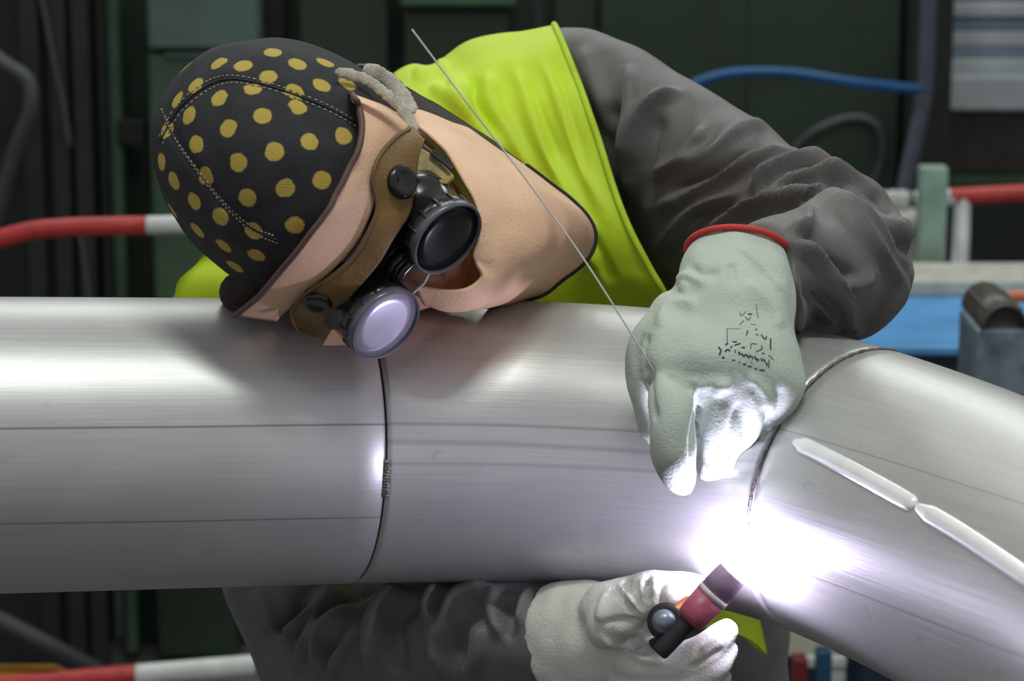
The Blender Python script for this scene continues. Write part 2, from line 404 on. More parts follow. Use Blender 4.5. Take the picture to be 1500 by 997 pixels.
# fume drifting off the arc
def fume_mat(ce, rad):
    m = bpy.data.materials.new('weld_fume'); m.use_nodes = True; nt = m.node_tree; L = nt.links; nt.nodes.remove(nt.nodes['Principled BSDF'])
    out = [n for n in nt.nodes if n.type == 'OUTPUT_MATERIAL'][0]; vs = nt.nodes.new('ShaderNodeVolumeScatter'); vs.inputs['Color'].default_value = (.95, .95, 1, 1); vs.inputs['Anisotropy'].default_value = .1
    tc = nt.nodes.new('ShaderNodeTexCoord'); n = nt.nodes.new('ShaderNodeTexNoise'); n.inputs['Scale'].default_value = 38; n.inputs['Detail'].default_value = 3; n.inputs['Distortion'].default_value = .8; L.new(tc.outputs['Object'], n.inputs['Vector'])
    ds = nt.nodes.new('ShaderNodeVectorMath'); ds.operation = 'DISTANCE'; ds.inputs[1].default_value = tuple(ce); L.new(tc.outputs['Object'], ds.inputs[0])
    mr = nt.nodes.new('ShaderNodeMapRange'); mr.inputs['From Min'].default_value = .01; mr.inputs['From Max'].default_value = rad; mr.inputs['To Min'].default_value = FUME; mr.inputs['To Max'].default_value = 0; L.new(ds.outputs['Value'], mr.inputs['Value'])
    nr_ = nt.nodes.new('ShaderNodeMapRange'); nr_.inputs['From Min'].default_value = .38; nr_.inputs['From Max'].default_value = .66; L.new(n.outputs['Fac'], nr_.inputs['Value'])
    mu = nt.nodes.new('ShaderNodeMath'); mu.operation = 'MULTIPLY'; L.new(mr.outputs[0], mu.inputs[0]); L.new(nr_.outputs[0], mu.inputs[1]); L.new(mu.outputs[0], vs.inputs['Density']); L.new(vs.outputs[0], out.inputs['Volume']); return m
FUME = 9.0; fr = .075; fc = ARC + np.array([-.03, .012, .008])
V, F = ellip(fc, np.eye(3), (fr, fr * .8, fr * .8), 14, 20); Wf = toW(V)
floc = np.array([(Wf[:, 0].min() + Wf[:, 0].max()) / 2, (Wf[:, 1].min() + Wf[:, 1].max()) / 2, Wf[:, 2].min()])
fu = mesh_c("welding_fume", V, F, fume_mat(toW(fc) - floc, fr * .8)); tag(fu, 'thin white welding fume drifting left of the arc', 'fume', kind='stuff')

# ------------------------------------------------------------------ head frame of the welder
HF = nrm([.60, -.555, .575]); HE = np.array([.585, .79, 0.0]); HE[2] = -(HE[:2] @ HF[:2]) / HF[2]; HE = nrm(HE)
HU = -np.cross(HE, HF); HS = c(432, 250, 1.909); HX = np.array([HE, HF, HU])
def H(e, f, u): return HS + e * HE + f * HF + u * HU
print('head frame', HE, HF, HU)
def sd_head(p, off=0.0):
    def el(ce, r):
        q = (p - ce) @ HX.T; r = np.array(r) + off; k0 = np.linalg.norm(q / r, axis=-1); k1 = np.linalg.norm(q / r ** 2, axis=-1); return k0 * (k0 - 1) / (k1 + 1e-9)
    a = el(HS, (.080, .098, .102)); b = el(H(0, .035, -.07), (.066, .072, .088)); k = .03
    hh = np.clip(.5 + .5 * (b - a) / k, 0, 1); return b * (1 - hh) + a * hh - k * hh * (1 - hh)
def HD(px, py, off=0.01):
    """point of the head form inflated by off, seen along a pixel's ray"""
    d = nrm(c(px, py, 1.0)); t = 1.6; bt, bd = 1.9, 1e9
    for _ in range(90):
        s = float(sd_head(d * t, off))
        if s < bd: bd, bt = s, t
        if s < 2e-4: return d * t
        t += max(s * .8, 4e-4)
        if t > 2.3: break
    return d * bt

# ------------------------------------------------------------------ welder: body
hipW = toW(c(850, 1030, 2.46)); footz = .0
person = None
def wtube(L, n=20, m=18, rc=(True, True)):
    S = catmull(np.array([list(toC(p[:3])) + [p[3], p[4] if len(p) > 4 else p[3]] for p in L]), n)
    return sweep(S[:, :3], S[:, 3], S[:, 4], m, roundcap=rc)
hx, hy, hz = hipW
LEG = []
for s in (-1, 1):
    LEG.append([(hx + s * .095, hy, hz - .02), (hx + s * .13, hy - .06, hz * .54), (hx + s * .15, hy + .04, .10), (hx + s * .16, hy - .10, .055)])
body = [ellip(HS, HX, (.080, .098, .102), 16, 24), ellip(H(0, .035, -.07), HX, (.062, .070, .084), 14, 20),
        ellip(H(0, .106, -.055), HX, (.013, .017, .024), 8, 10), ellip(H(0, .094, -.045), HX, (.009, .02, .035), 8, 10),
        ellip(H(0, .103, -.086), HX, (.024, .008, .0055), 8, 12), ellip(H(0, .102, -.097), HX, (.021, .009, .006), 8, 12),
        ellip(H(0, .088, -.125), HX, (.024, .02, .02), 8, 12),
        ellip(H(.078, -.005, -.035), HX, (.010, .020, .032), 8, 10), ellip(H(-.078, -.005, -.035), HX, (.010, .020, .032), 8, 10)]
nk = [H(0, -.01, -.06), H(0, -.03, -.14), c(620, 330, 2.16), c(640, 330, 2.28)]
S_ = catmull(np.array(nk), 14); body.append(sweep(S_, np.linspace(.058, .075, 14), m=16))
body.append(lr([(560, 1120, 1120, 1120, 2.46, .085), (560, 1000, 1100, 1000, 2.46, .085), (520, 800, 1060, 800, 2.42, .085), (440, 600, 1000, 600, 2.39, .085), (380, 430, 920, 430, 2.35, .08), (460, 280, 860, 280, 2.34, .07), (560, 190, 790, 170, 2.36, .05)], 30, 24))
body.append(tube([(790, 180, 2.32, 75), (930, 210, 2.26, 70), (1100, 300, 2.17, 62), (1245, 390, 2.08, 55), (1190, 388, 1.99, 52), (1110, 385, 1.90, 42), (1080, 440, 1.855, 38, .7), (1055, 520, 1.835, 46, .5)], 40, 16))
body.append(tube([(430, 480, 2.32, 75), (400, 640, 2.28, 68), (420, 850, 2.20, 60), (495, 1005, 2.14, 50), (640, 955, 2.09, 48), (830, 938, 1.975, 38), (920, 935, 1.925, 40, .8)], 40, 16))
for Lg in LEG: body.append(wtube([(*Lg[0], .085), (*Lg[1], .060), (*Lg[2], .042), (*Lg[3], .038)], 24, 14))
V, Q = remesh(body, .0045); V = smooth(V, Q, 4)
person = mesh_c('person', V, Q, M['skin'])
tag(person, 'welder in grey jacket, lime vest and spotted cap bending over the pipe, holding a torch', 'person')

# trousers and boots
tr = []
for Lg in LEG: tr.append(wtube([(*Lg[0], .105), (*Lg[1], .080), ((Lg[1][0] + Lg[2][0]) / 2, (Lg[1][1] + Lg[2][1]) / 2, hz * .32, .072), (Lg[2][0], Lg[2][1], .14, .068)], 30, 20, (True, False)))
tr.append(lr([(530, 1130, 1140, 1130, 2.46, .10), (520, 1000, 1150, 1000, 2.46, .105), (520, 940, 1150, 940, 2.45, .105)], 14, 26))
V, Q = remesh(tr, .007); V = smooth(V, Q, 4); V = rough(V, Q, .008, 14)
mesh_c('trousers', V, Q, M['trouser'], person)
for Lg in LEG:
    b = [wtube([(Lg[2][0], Lg[2][1], .17, .058), (Lg[2][0], Lg[2][1], .07, .055)], 8, 16), wtube([(Lg[2][0], Lg[2][1] + .04, .046, .046), (Lg[2][0] + .01, Lg[2][1] - .08, .044, .046), (Lg[2][0] + .012, Lg[2][1] - .18, .038, .038)], 14, 16)]
    V, Q = remesh(b, .005); V = smooth(V, Q, 3); Wv = toW(V); Wv[:, 2] = np.maximum(Wv[:, 2], .0); mesh_w('boot', Wv, Q, M['boot'], person)

# ------------------------------------------------------------------ jacket
jk = [lr([(540, 1010, 1158, 1010, 2.45, .125), (500, 880, 1150, 880, 2.44, .125), (450, 760, 1110, 760, 2.42, .12), (380, 600, 1060, 600, 2.38, .115), (300, 450, 990, 450, 2.33, .11), (420, 290, 930, 290, 2.33, .10), (540, 160, 870, 130, 2.36, .08), (620, 110, 810, 70, 2.38, .05)], 44, 40),
      lr([(740, 75, 900, 380, 2.30, .085), (830, 40, 950, 410, 2.27, .09), (920, 66, 985, 435, 2.24, .095), (1020, 122, 1015, 440, 2.21, .095), (1100, 172, 1055, 440, 2.17, .09), (1170, 222, 1095, 470, 2.13, .088), (1235, 246, 1130, 490, 2.10, .082), (1285, 292, 1160, 505, 2.08, .075), (1318, 350, 1200, 510, 2.06, .066), (1331, 405, 1250, 502, 2.05, .05), (1328, 440, 1290, 480, 2.05, .03)], 50, 40),
      tube([(1262, 398, 2.08, 78), (1225, 392, 2.02, 92), (1180, 395, 1.955, 90), (1135, 398, 1.905, 80), (1105, 395, 1.885, 70)], 26, 34, rc=(True, False)),
      tube([(330, 500, 2.30, 105), (345, 640, 2.28, 98), (400, 800, 2.20, 92), (440, 900, 2.16, 92), (500, 1005, 2.11, 98), (600, 962, 2.075, 108), (720, 942, 2.025, 100), (800, 940, 1.98, 88), (845, 936, 1.955, 74)], 50, 34, rc=(True, False))]
V, Q = remesh(jk, .0032); V = smooth(V, Q, 9)
def z6(L): return [(800 + x / 1.995, 20 + y / 1.995) for x, y in L]
def z5(L): return [(300 + x / 2.5, 800 + y / 2.5) for x, y in L]
S = []
for L, wd, hh in [([(100, 90), (150, 220), (200, 400)], 14, .004), ([(240, 140), (255, 260), (240, 420), (250, 560)], 10, .008), ([(400, 230), (310, 260), (270, 330), (255, 450)], 9, .009),
                  ([(470, 330), (400, 420), (300, 470)], 10, .006), ([(640, 330), (560, 350), (480, 410), (330, 460)], 10, .006),
                  ([(730, 405), (600, 440), (480, 500), (300, 570)], 9, .009), ([(860, 450), (720, 445), (650, 490), (625, 550)], 8, .010), ([(690, 455), (560, 530), (440, 570), (320, 690)], 9, .007),
                  ([(900, 485), (800, 490), (720, 500), (640, 560)], 7, .009), ([(960, 560), (880, 510), (800, 500)], 6, .007), ([(1040, 690), (960, 590), (870, 520), (760, 520)], 7, .009),
                  ([(1060, 760), (980, 660), (880, 580), (760, 545), (640, 560), (490, 605)], 8, .011), ([(760, 560), (760, 620), (700, 640)], 8, .007),
                  ([(880, 870), (830, 790), (790, 720), (700, 660)], 9, .008), ([(960, 760), (900, 790), (850, 780)], 9, .005), ([(720, 740), (730, 840), (740, 960)], 8, .006), ([(930, 920), (860, 900), (800, 860)], 10, .005)]:
    S.append((z6(L), wd * .85, hh * 1.7))
for L, wd, hh in [([(200, 240), (190, 400), (240, 600)], 16, -.006), ([(330, 280), (300, 420), (310, 560)], 12, -.006), ([(600, 400), (500, 460), (350, 530)], 9, -.007), ([(620, 490), (520, 560), (400, 620)], 9, -.006),
                  ([(880, 480), (780, 470), (700, 480)], 6, -.006), ([(1000, 620), (900, 530), (780, 510)], 6, -.007), ([(1050, 720), (960, 620), (860, 550)], 6, -.007), ([(900, 780), (820, 720), (760, 640)], 10, -.007), ([(880, 940), (840, 860), (780, 800)], 9, -.006)]:
    S.append((z6(L), wd * .85, hh * 1.7))
for L, wd, hh in [([(180, 150), (230, 250), (240, 340)], 10, .006), ([(470, 140), (370, 280), (280, 350)], 8, .014), ([(520, 150), (440, 250), (400, 330), (330, 480)], 6, .012), ([(570, 150), (490, 260), (430, 350), (420, 500)], 6, .012),
                  ([(760, 140), (660, 230), (630, 320), (615, 470)], 8, .015), ([(600, 280), (510, 390), (470, 490)], 6, .011), ([(900, 145), (830, 230), (850, 300), (870, 500)], 8, .015), ([(1080, 160), (950, 185), (900, 250), (885, 400)], 7, .013),
                  ([(1085, 165), (1060, 230), (1100, 340)], 5, .010), ([(1210, 160), (1170, 220), (1150, 300)], 5, .009), ([(1020, 280), (1005, 380), (960, 490)], 8, .009)]:
    S.append((z5(L), wd * (1.35 if hh > 0 else 1.0), hh, 3))
for L, wd, hh in [([(380, 180), (300, 280), (270, 300)], 9, -.010), ([(640, 170), (560, 260), (450, 400)], 10, -.010), ([(790, 190), (700, 280), (720, 480)], 12, -.010), ([(900, 180), (860, 220)], 6, -.008), ([(1040, 190), (960, 280), (940, 420)], 9, -.009), ([(1130, 180), (1110, 250), (1120, 340)], 7, -.009)]:
    S.append((z5(L), wd * (1.35 if hh > 0 else 1.0), hh, 3))
S += [([(1150, 302), (1200, 302), (1251, 330), (1331, 425)], 6, .010), ([(1190, 272), (1251, 272), (1291, 305), (1331, 385)], 6, .010), ([(1170, 286), (1225, 300), (1275, 330), (1330, 405)], 5, -.007), ([(1120, 300), (1085, 312), (1045, 328)], 6, .007), ([(1195, 400), (1230, 440), (1250, 475)], 8, .007), ([(1175, 420), (1195, 455), (1200, 500)], 7, -.006)]
V = folds(V, Q, S); V = rough(V, Q, .004, 26); V = smooth(V, Q, 2, .4)
mesh_c('jacket', V, Q, M['jacket'], person); bv_j = bvh(V, Q)

# ------------------------------------------------------------------ vest
G = [[(470, 300, 2.47), (580, 170, 2.46), (650, 130, 2.46), (720, 112, 2.45), (780, 100, 2.44), (835, 110, 2.42)],
     [(440, 240, 2.33), (578, 104, 2.30), (636, 95, 2.30), (692, 60, 2.29), (765, 46, 2.28), (812, 36, 2.27)],
     [(380, 300, 2.24), (580, 180, 2.21), (665, 150, 2.20), (735, 140, 2.195), (800, 140, 2.185), (856, 145, 2.17)],
     [(330, 350, 2.20), (600, 280, 2.18), (690, 270, 2.17), (770, 270, 2.165), (840, 280, 2.15), (903, 290, 2.135)],
     [(292, 380, 2.20), (620, 380, 2.17), (720, 370, 2.16), (800, 370, 2.155), (880, 380, 2.14), (947, 385, 2.13)],
     [(256, 436, 2.20), (640, 450, 2.18), (740, 450, 2.175), (830, 450, 2.17), (910, 450, 2.16), (985, 455, 2.15)],
     [(300, 600, 2.26), (660, 600, 2.24), (750, 600, 2.24), (850, 600, 2.24), (950, 600, 2.24), (1050, 600, 2.26)],
     [(600, 760, 2.30), (690, 760, 2.285), (780, 760, 2.28), (880, 760, 2.28), (980, 760, 2.29), (1085, 760, 2.31)],
     [(820, 880, 2.31), (860, 890, 2.30), (910, 900, 2.30), (970, 910, 2.305), (1085, 930, 2.31), (1124, 958, 2.33)]]
Sg = patch([[c(*p) for p in r] for r in G], 120, 110); V = Sg.reshape(-1, 3)
Qg = np.array([(i * 110 + j, i * 110 + j + 1, (i + 1) * 110 + j + 1, (i + 1) * 110 + j) for i in range(119) for j in range(109)])
if vnorm(V, Qg)[:, 2].mean() < 0: Qg = Qg[:, ::-1]
def z2(L): return [(400 + x / 2.168, 80 + y / 2.168) for x, y in L]
S = [(z2(L), wd, hh) for L, wd, hh in [([(570, 60), (600, 150), (680, 260), (760, 340)], 12, .008), ([(700, 50), (690, 150), (760, 270), (850, 420)], 12, .007), ([(760, 30), (820, 160), (880, 330), (1000, 560)], 14, .008), ([(850, 20), (920, 160), (960, 300), (1060, 520)], 10, .006),
     ([(440, 70), (520, 60), (560, 30)], 9, .007), ([(640, 60), (640, 160), (720, 260)], 9, -.006), ([(800, 60), (860, 220), (920, 360)], 9, -.006), ([(900, 60), (950, 220), (1010, 420)], 7, -.004), ([(880, 480), (960, 560), (1040, 700)], 12, .006), ([(1000, 560), (1040, 640), (1080, 740)], 8, -.005), ([(860, 420), (960, 520), (1030, 560)], 8, .006),
     ([(500, 100), (580, 160), (640, 210)], 8, .006)]]
V = folds(V, Qg, S); V = rough(V, Qg, .006, 18, 3); Sg = V.reshape(120, 110, 3)
V2, F2, _ = sheet(Sg, .004); vest = mesh_c('safety_vest', V2, F2, M['vest'], person)
V, F = sweep(Sg[8:100:2, -1], .003, m=8); mesh_c('binding', V, F, mat('lime_binding', (.42, .6, .02), .7), vest)

# ------------------------------------------------------------------ cap with dots
CR = np.array([.0865, .106, .110]); cn, cm = 90, 150; V = []
for i in range(cn):
    a = (math.pi * .67) * (i + .02) / (cn - 1)
    for j in range(cm):
        b = 2 * math.pi * j / cm; p = np.array([math.sin(a) * math.cos(b), math.sin(a) * math.sin(b), math.cos(a)])
        V.append(HS + (p * CR) @ HX)
Vc = np.array(V); Qc = np.array([(i * cm + j, i * cm + (j + 1) % cm, (i + 1) * cm + (j + 1) % cm, (i + 1) * cm + j) for i in range(cn - 1) for j in range(cm)])
if (vnorm(Vc, Qc)[cm * 20] @ (Vc[cm * 20] - HS)) < 0: Qc = Qc[:, ::-1]
SEAM1 = [(236, 205), (262, 160), (300, 128), (335, 116), (380, 122), (430, 138), (480, 158), (520, 180)]
SEAM2 = [(240, 165), (252, 195), (275, 230), (305, 270), (335, 305), (370, 335), (405, 350)]
Vc = folds(Vc, Qc, [(SEAM1, 7, -.0022), (SEAM2, 7, -.0022), ([(300, 105), (380, 95), (470, 110)], 30, .002), ([(330, 200), (400, 230), (470, 240)], 40, .002)])
Vc = rough(Vc, Qc, .003, 30, 9); bv_c = bvh(Vc, Qc)
CD = [(497, 90), (390, 140), (588, 133), (300, 130), (690, 128), (215, 210), (480, 180), (675, 210), (770, 205), (303, 258), (425, 222), (190, 320), (460, 322), (590, 288), (575, 236), (112, 375), (335, 370), (217, 427), (633, 417), (503, 453),
      (372, 493), (755, 395), (135, 560), (257, 540), (405, 622), (543, 587), (677, 557), (210, 635), (90, 490), (130, 668), (220, 740), (305, 693), (430, 740), (578, 722), (318, 797), (437, 832), (360, 875), (150, 262)]
dots = [hit(bv_c, 200 + x / 2.4925, 40 + y / 2.4925) for x, y in CD]; dots = [d for d in dots if d is not None]
def cap_mat(loc):
    m = mat('spotted_cap_cloth', (.014, .014, .017), .8, var=.35, sc=60, bump=.35, bsc=900); nt = m.node_tree; L = nt.links
    b = nt.nodes['Principled BSDF']; tc = [n for n in nt.nodes if n.type == 'TEX_COORD'][0]; cur = None
    nz = nt.nodes.new('ShaderNodeTexNoise'); nz.inputs['Scale'].default_value = 160; L.new(tc.outputs['Object'], nz.inputs['Vector'])
    ad = nt.nodes.new('ShaderNodeVectorMath'); ad.operation = 'MULTIPLY_ADD'; ad.inputs[1].default_value = (.003,) * 3; L.new(nz.outputs['Color'], ad.inputs[0])
    sub = nt.nodes.new('ShaderNodeVectorMath'); sub.operation = 'SUBTRACT'; sub.inputs[1].default_value = (.0015,) * 3; L.new(tc.outputs['Object'], sub.inputs[0]); L.new(sub.outputs[0], ad.inputs[2])
    allp = [toW(d) - loc for d in dots]
    # the rest of the print goes on round the far side at the same spacing
    for k in range(400):
        y = 1 - 2 * (k + .5) / 130
        if y < -.35: break
        a = k * 2.39996; r = math.sqrt(max(0, 1 - y * y)); p = HS + (np.array([r * math.cos(a), r * math.sin(a), y]) * CR) @ HX
        n = (np.array([r * math.cos(a), r * math.sin(a), y]) / CR) @ HX
        if nrm(n) @ nrm(-p) > -.05: continue
        allp.append(toW(p) - loc)
    for p in allp:
        ds = nt.nodes.new('ShaderNodeVectorMath'); ds.operation = 'DISTANCE'; L.new(ad.outputs[0], ds.inputs[0]); ds.inputs[1].default_value = tuple(p)
        if cur is None: cur = ds.outputs['Value']
        else:
            mn = nt.nodes.new('ShaderNodeMath'); mn.operation = 'MINIMUM'; L.new(cur, mn.inputs[0]); L.new(ds.outputs['Value'], mn.inputs[1]); cur = mn.outputs[0]
    mr = nt.nodes.new('ShaderNodeMapRange'); mr.inputs['From Min'].default_value = .0058; mr.inputs['From Max'].default_value = .0069; mr.inputs['To Min'].default_value = 1; mr.inputs['To Max'].default_value = 0; L.new(cur, mr.inputs['Value'])
    old = b.inputs['Base Color'].links[0].from_socket; mx = nt.nodes.new('ShaderNodeMix'); mx.data_type = 'RGBA'
    L.new(mr.outputs[0], mx.inputs[0]); L.new(old, mx.inputs[6]); mx.inputs[7].default_value = (.43, .315, .055, 1); L.new(mx.outputs[2], b.inputs['Base Color']); return m
Wc = toW(Vc); cl_ = np.array([(Wc[:, 0].min() + Wc[:, 0].max()) / 2, (Wc[:, 1].min() + Wc[:, 1].max()) / 2, Wc[:, 2].min()])
cap = mesh_c('cap', Vc, Qc, cap_mat(cl_), person); cap['label'] = 'dark cap printed with yellow dots'
for sm in (SEAM1, SEAM2):
    P = hits(bv_c, sm, .0004, 80)
    V, F = sweep(P, .0007, m=6); mesh_c('seam', V, F, M['blackmat'], cap)
    for dy in (-5, 6):
        st = []
        P = hits(bv_c, [(x + dy * .5, y + dy) for x, y in sm], .0005, 120)
        for i in range(0, len(P) - 2, 3): st.append(sweep(P[i:i + 2], .0005, m=5))
        if st: V, F = join(st); mesh_c('stitching', V, F, M['stitch'], cap)
# ties at the back of the cap
for L, r, mm in [([(505, 100, 1.99), (530, 95, 2.0), (560, 100, 2.02), (585, 118, 2.04), (598, 140, 2.05)], 4.5, 'jacket'), ([(*p, -HD(*p, .016)[2]) for p in ((498, 106), (535, 116), (568, 140), (590, 162), (606, 186))], 10, 'strap'), ([(*p, -HD(*p, .014)[2]) for p in ((540, 104), (566, 116), (586, 136), (600, 158))], 14, 'strap')]:
    V, F = tube([(*p, r, .35) for p in L], 24, 12); V, Q = remesh([(V, F)], .002); mesh_c('cap_tie', rough(V, Q, .0007, 90), Q, M[mm], cap)

# ------------------------------------------------------------------ leather mask
mask = None
def mpatch(name, grid, mt, th=.003, nr=26, nc=60, parent=None, amp=.0012, extra=()):
    Sg = patch(grid, nr, nc); V = Sg.reshape(-1, 3)
    Qg = np.array([(i * nc + j, i * nc + j + 1, (i + 1) * nc + j + 1, (i + 1) * nc + j) for i in range(nr - 1) for j in range(nc - 1)])
    if vnorm(V, Qg)[:, 2].mean() < 0: Qg = Qg[:, ::-1]
    if extra: V = folds(V, Qg, extra)
    V = rough(V, Qg, amp, 40, 5); Sg = V.reshape(nr, nc, 3); V2, F2, _ = sheet(Sg, th)
    return mesh_c(name, V2, F2, mt, parent), Sg, bvh(V2, F2)
def hd(L, off): return [HD(x, y, off if np.isscalar(off) else off[i]) for i, (x, y) in enumerate(L)]
o_out = [(503, 132), (517, 140), (527, 158), (531, 188), (519, 235), (492, 290), (453, 345), (413, 395), (378, 435), (345, 462)]
o_mid = [(548, 140), (556, 156), (558, 178), (552, 208), (535, 255), (508, 310), (470, 362), (432, 408), (400, 440), (372, 466)]
o_in = [(604, 160), (600, 184), (588, 206), (570, 236), (552, 290), (528, 348), (492, 392), (456, 425), (428, 450), (405, 470)]
gb = [hd(o_out, [.012, .018, .020, .021, .022, .022, .022, .021, .020, .018]), hd(o_mid, [.012] + [.018] * 9), hd(o_in, .014)]
gb[0][0] = c(503, 132, 1.925); gb[1][0] = c(548, 139, 1.945); gb[2][0] = c(606, 160, 1.965)
mask, Sb, bb = mpatch('face_mask', gb, M['leather'], .0032, 20, 70, person, extra=[([(530, 230), (500, 270), (490, 300)], 12, -.002)])
mask['label'] = 'tan leather welding mask'
V, F = sweep(Sb[0], .0022, m=8); mesh_c('edge_binding', V, F, M['trim'], mask)
# dark tube put into the hollow behind the brow band as its shade
V, F = tube([(506, 152, 1.935, 17), (508, 190, 1.888, 14), (480, 280, 1.868, 12), (430, 350, 1.872, 12), (385, 405, 1.895, 20), (352, 424, 1.918, 27), (348, 430, 1.935, 27)], 40, 16); mesh_c('mask_lining', V, F, M['lining'], mask)
# cheek and chin leather with a bib over the throat
GC = [[(590, 170, 1.96), (650, 215, 1.905), (680, 262, 1.878), (700, 305, 1.868), (702, 345, 1.866), (694, 372, 1.866), (697, 384, 1.868), (707, 400, 1.868), (702, 413, 1.868), (684, 425, 1.866), (655, 427, 1.866), (608, 420, 1.868)],
      [(612, 160, 1.97), (680, 212, 1.925), (710, 258, 1.893), (730, 300, 1.88), (738, 340, 1.876), (735, 372, 1.874), (735, 395, 1.876), (730, 415, 1.878), (715, 436, 1.878), (690, 448, 1.876), (655, 450, 1.874), (616, 440, 1.874)],
      [(660, 178, 1.985), (712, 218, 1.95), (755, 258, 1.925), (780, 295, 1.912), (790, 330, 1.906), (787, 365, 1.902), (770, 392, 1.9), (752, 412, 1.898), (730, 435, 1.895), (695, 452, 1.89), (655, 457, 1.886), (620, 447, 1.884)],
      [(690, 190, 2.0), (735, 225, 1.975), (775, 258, 1.95), (800, 290, 1.938), (812, 325, 1.932), (808, 362, 1.93), (785, 396, 1.928), (760, 418, 1.925), (735, 440, 1.92), (697, 454, 1.912), (656, 455, 1.906), (625, 447, 1.902)],
      [(725, 215, 2.03), (765, 243, 2.025), (812, 280, 2.01), (843, 305, 2.005), (851, 338, 2.005), (838, 372, 2.005), (808, 404, 2.0), (785, 425, 1.99), (748, 444, 1.975), (700, 452, 1.945), (658, 450, 1.935), (630, 446, 1.925)],
      [(745, 225, 2.05), (782, 252, 2.06), (835, 293, 2.07), (862, 318, 2.07), (871, 345, 2.07), (860, 378, 2.065), (826, 407, 2.05), (796, 430, 2.03), (752, 444, 2.005), (702, 448, 1.965), (660, 446, 1.95), (632, 444, 1.94)]]
ck, Sc, bk = mpatch('cheek_leather', [[c(*p) for p in r] for r in GC], M['leather'], .003, 60, 90, mask)
V, F = sweep(Sc[-1, 6:], .0024, m=8); mesh_c('edge_binding', V, F, M['lining'], ck)
gd = [[(585, 122, 2.03), (640, 152, 2.05), (700, 190, 2.07), (765, 236, 2.08)], [(596, 150, 1.99), (648, 172, 2.01), (706, 208, 2.03), (768, 250, 2.045)], [(596, 185, 1.985), (655, 192, 1.99), (712, 222, 2.01), (770, 258, 2.03)]]
mpatch('hood_edge', [[c(*p) for p in r] for r in gd], M['lining'], .003, 14, 40, mask)
# ------------------------------------------------------------------ goggles
LR_ = .0272; L1 = c(655, 349, 1.846); L2 = c(564, 475, 1.856); DX = nrm(L1 - L2); 
go_out = [(606, 186), (582, 200), (557, 228), (546, 262), (553, 300), (543, 332), (516, 378), (478, 410), (446, 432), (427, 460), (437, 482), (466, 500)]
go_in = [(622, 205), (614, 228), (610, 252), (606, 285), (600, 315), (580, 345), (556, 385), (530, 415), (510, 440), (498, 465), (494, 482), (478, 504)]
og = [[HD(x, y, .018) for x, y in go_out], [HD((a + cc) / 2, (b + d) / 2, .022) for (a, b), (cc, d) in zip(go_out, go_in)], [HD(x, y, .024) for x, y in go_in]]
gog, Sg_, bg_ = mpatch('goggles', og, M['leather_dk'], .004, 18, 80, person)
gog['label'] = 'round black welding goggles on brown leather'
V, F = sweep(Sg_[0, 2:-2], .0016, m=6); mesh_c('leather_edge', V, F, mat('edge_brown', (.13, .075, .03), .6), gog)
def lathe(ce, ax, prof, m=40):
    ax = nrm(ax); a = nrm(np.cross(ax, [0.3, 1, .2])); b = np.cross(ax, a); th = np.linspace(0, 2 * math.pi, m, endpoint=False)
    V = np.vstack([ce + ax * h + np.outer(np.cos(th) * max(r, 1e-5), a) + np.outer(np.sin(th) * max(r, 1e-5), b) for h, r in prof])
    return V, ring_faces(len(prof), m)
for k, Lc in enumerate((L1, L2)):
    V, F = lathe(Lc, HF, [(-.046, .024), (-.044, .029), (-.030, .0295), (-.026, .0275), (-.014, .0272), (-.012, .0282), (-.004, .0285), (-.003, .026)])
    cup = mesh_c('eye_cup', V, F, M['black'], gog)
    V, F = lathe(Lc, HF, [(-.004, .0265), (-.005, .0288), (-.001, .0292), (.0018, .0286), (.002, .0274), (-.001, .0268), (-.004, .0265)])
    mesh_c('lens_rim', V, F, M['rim'], cup)
    V, F = lathe(Lc, HF, [(-.003, .0272), (-.0005, .0272), (.0003, .018), (.0006, .008), (.0007, .0001)])
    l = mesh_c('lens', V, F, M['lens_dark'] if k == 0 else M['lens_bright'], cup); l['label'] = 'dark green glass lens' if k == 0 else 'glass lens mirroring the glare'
    for a in np.linspace(0, 2 * math.pi, 14, endpoint=False):
        e1 = nrm(np.cross(HF, [.3, 1, .2])); e2 = np.cross(HF, e1); q = Lc + (e1 * math.cos(a) + e2 * math.sin(a)) * .0280
        V, F = sweep([q - HF * .012, q - HF * .004], .0016, m=6); mesh_c('grip_rib', V, F, M['black'], cup)
# bridge, studs, side shields
mid = (L1 + L2) / 2
for o_, r in ((-.012, .0035), (-.022, .0045), (-.032, .0055)):
    V, F = sweep([L2 + DX * .024 + HF * o_, mid + HF * (o_ + .002) + HU * .006, L1 - DX * .024 + HF * o_], r, m=12); mesh_c('nose_bridge', V, F, M['black'], gog)
V, F = sweep([L2 + DX * .020 + HF * -.008 - HU * .012, mid - HU * .016 - HF * .006, L1 - DX * .022 - HF * .006 - HU * .012], .0012, m=8); mesh_c('bridge_chain', V, F, M['strap'], gog)
for x, y, r in ((590, 266, .0120), (465, 443, .0105)):
    q = hit(bg_, x, y, 0); 
    if q is None: q = HD(x, y, .022)
    ax = nrm(HF + HE * (.9 if x > 550 else -.9) + HU * .4)
    V, F = lathe(q, ax, [(-.006, r), (.001, r), (.003, r * .86), (.003, r * .6), (.002, r * .5), (.0024, .0001)], 28); mesh_c('stud', V, F, M['black'], gog)
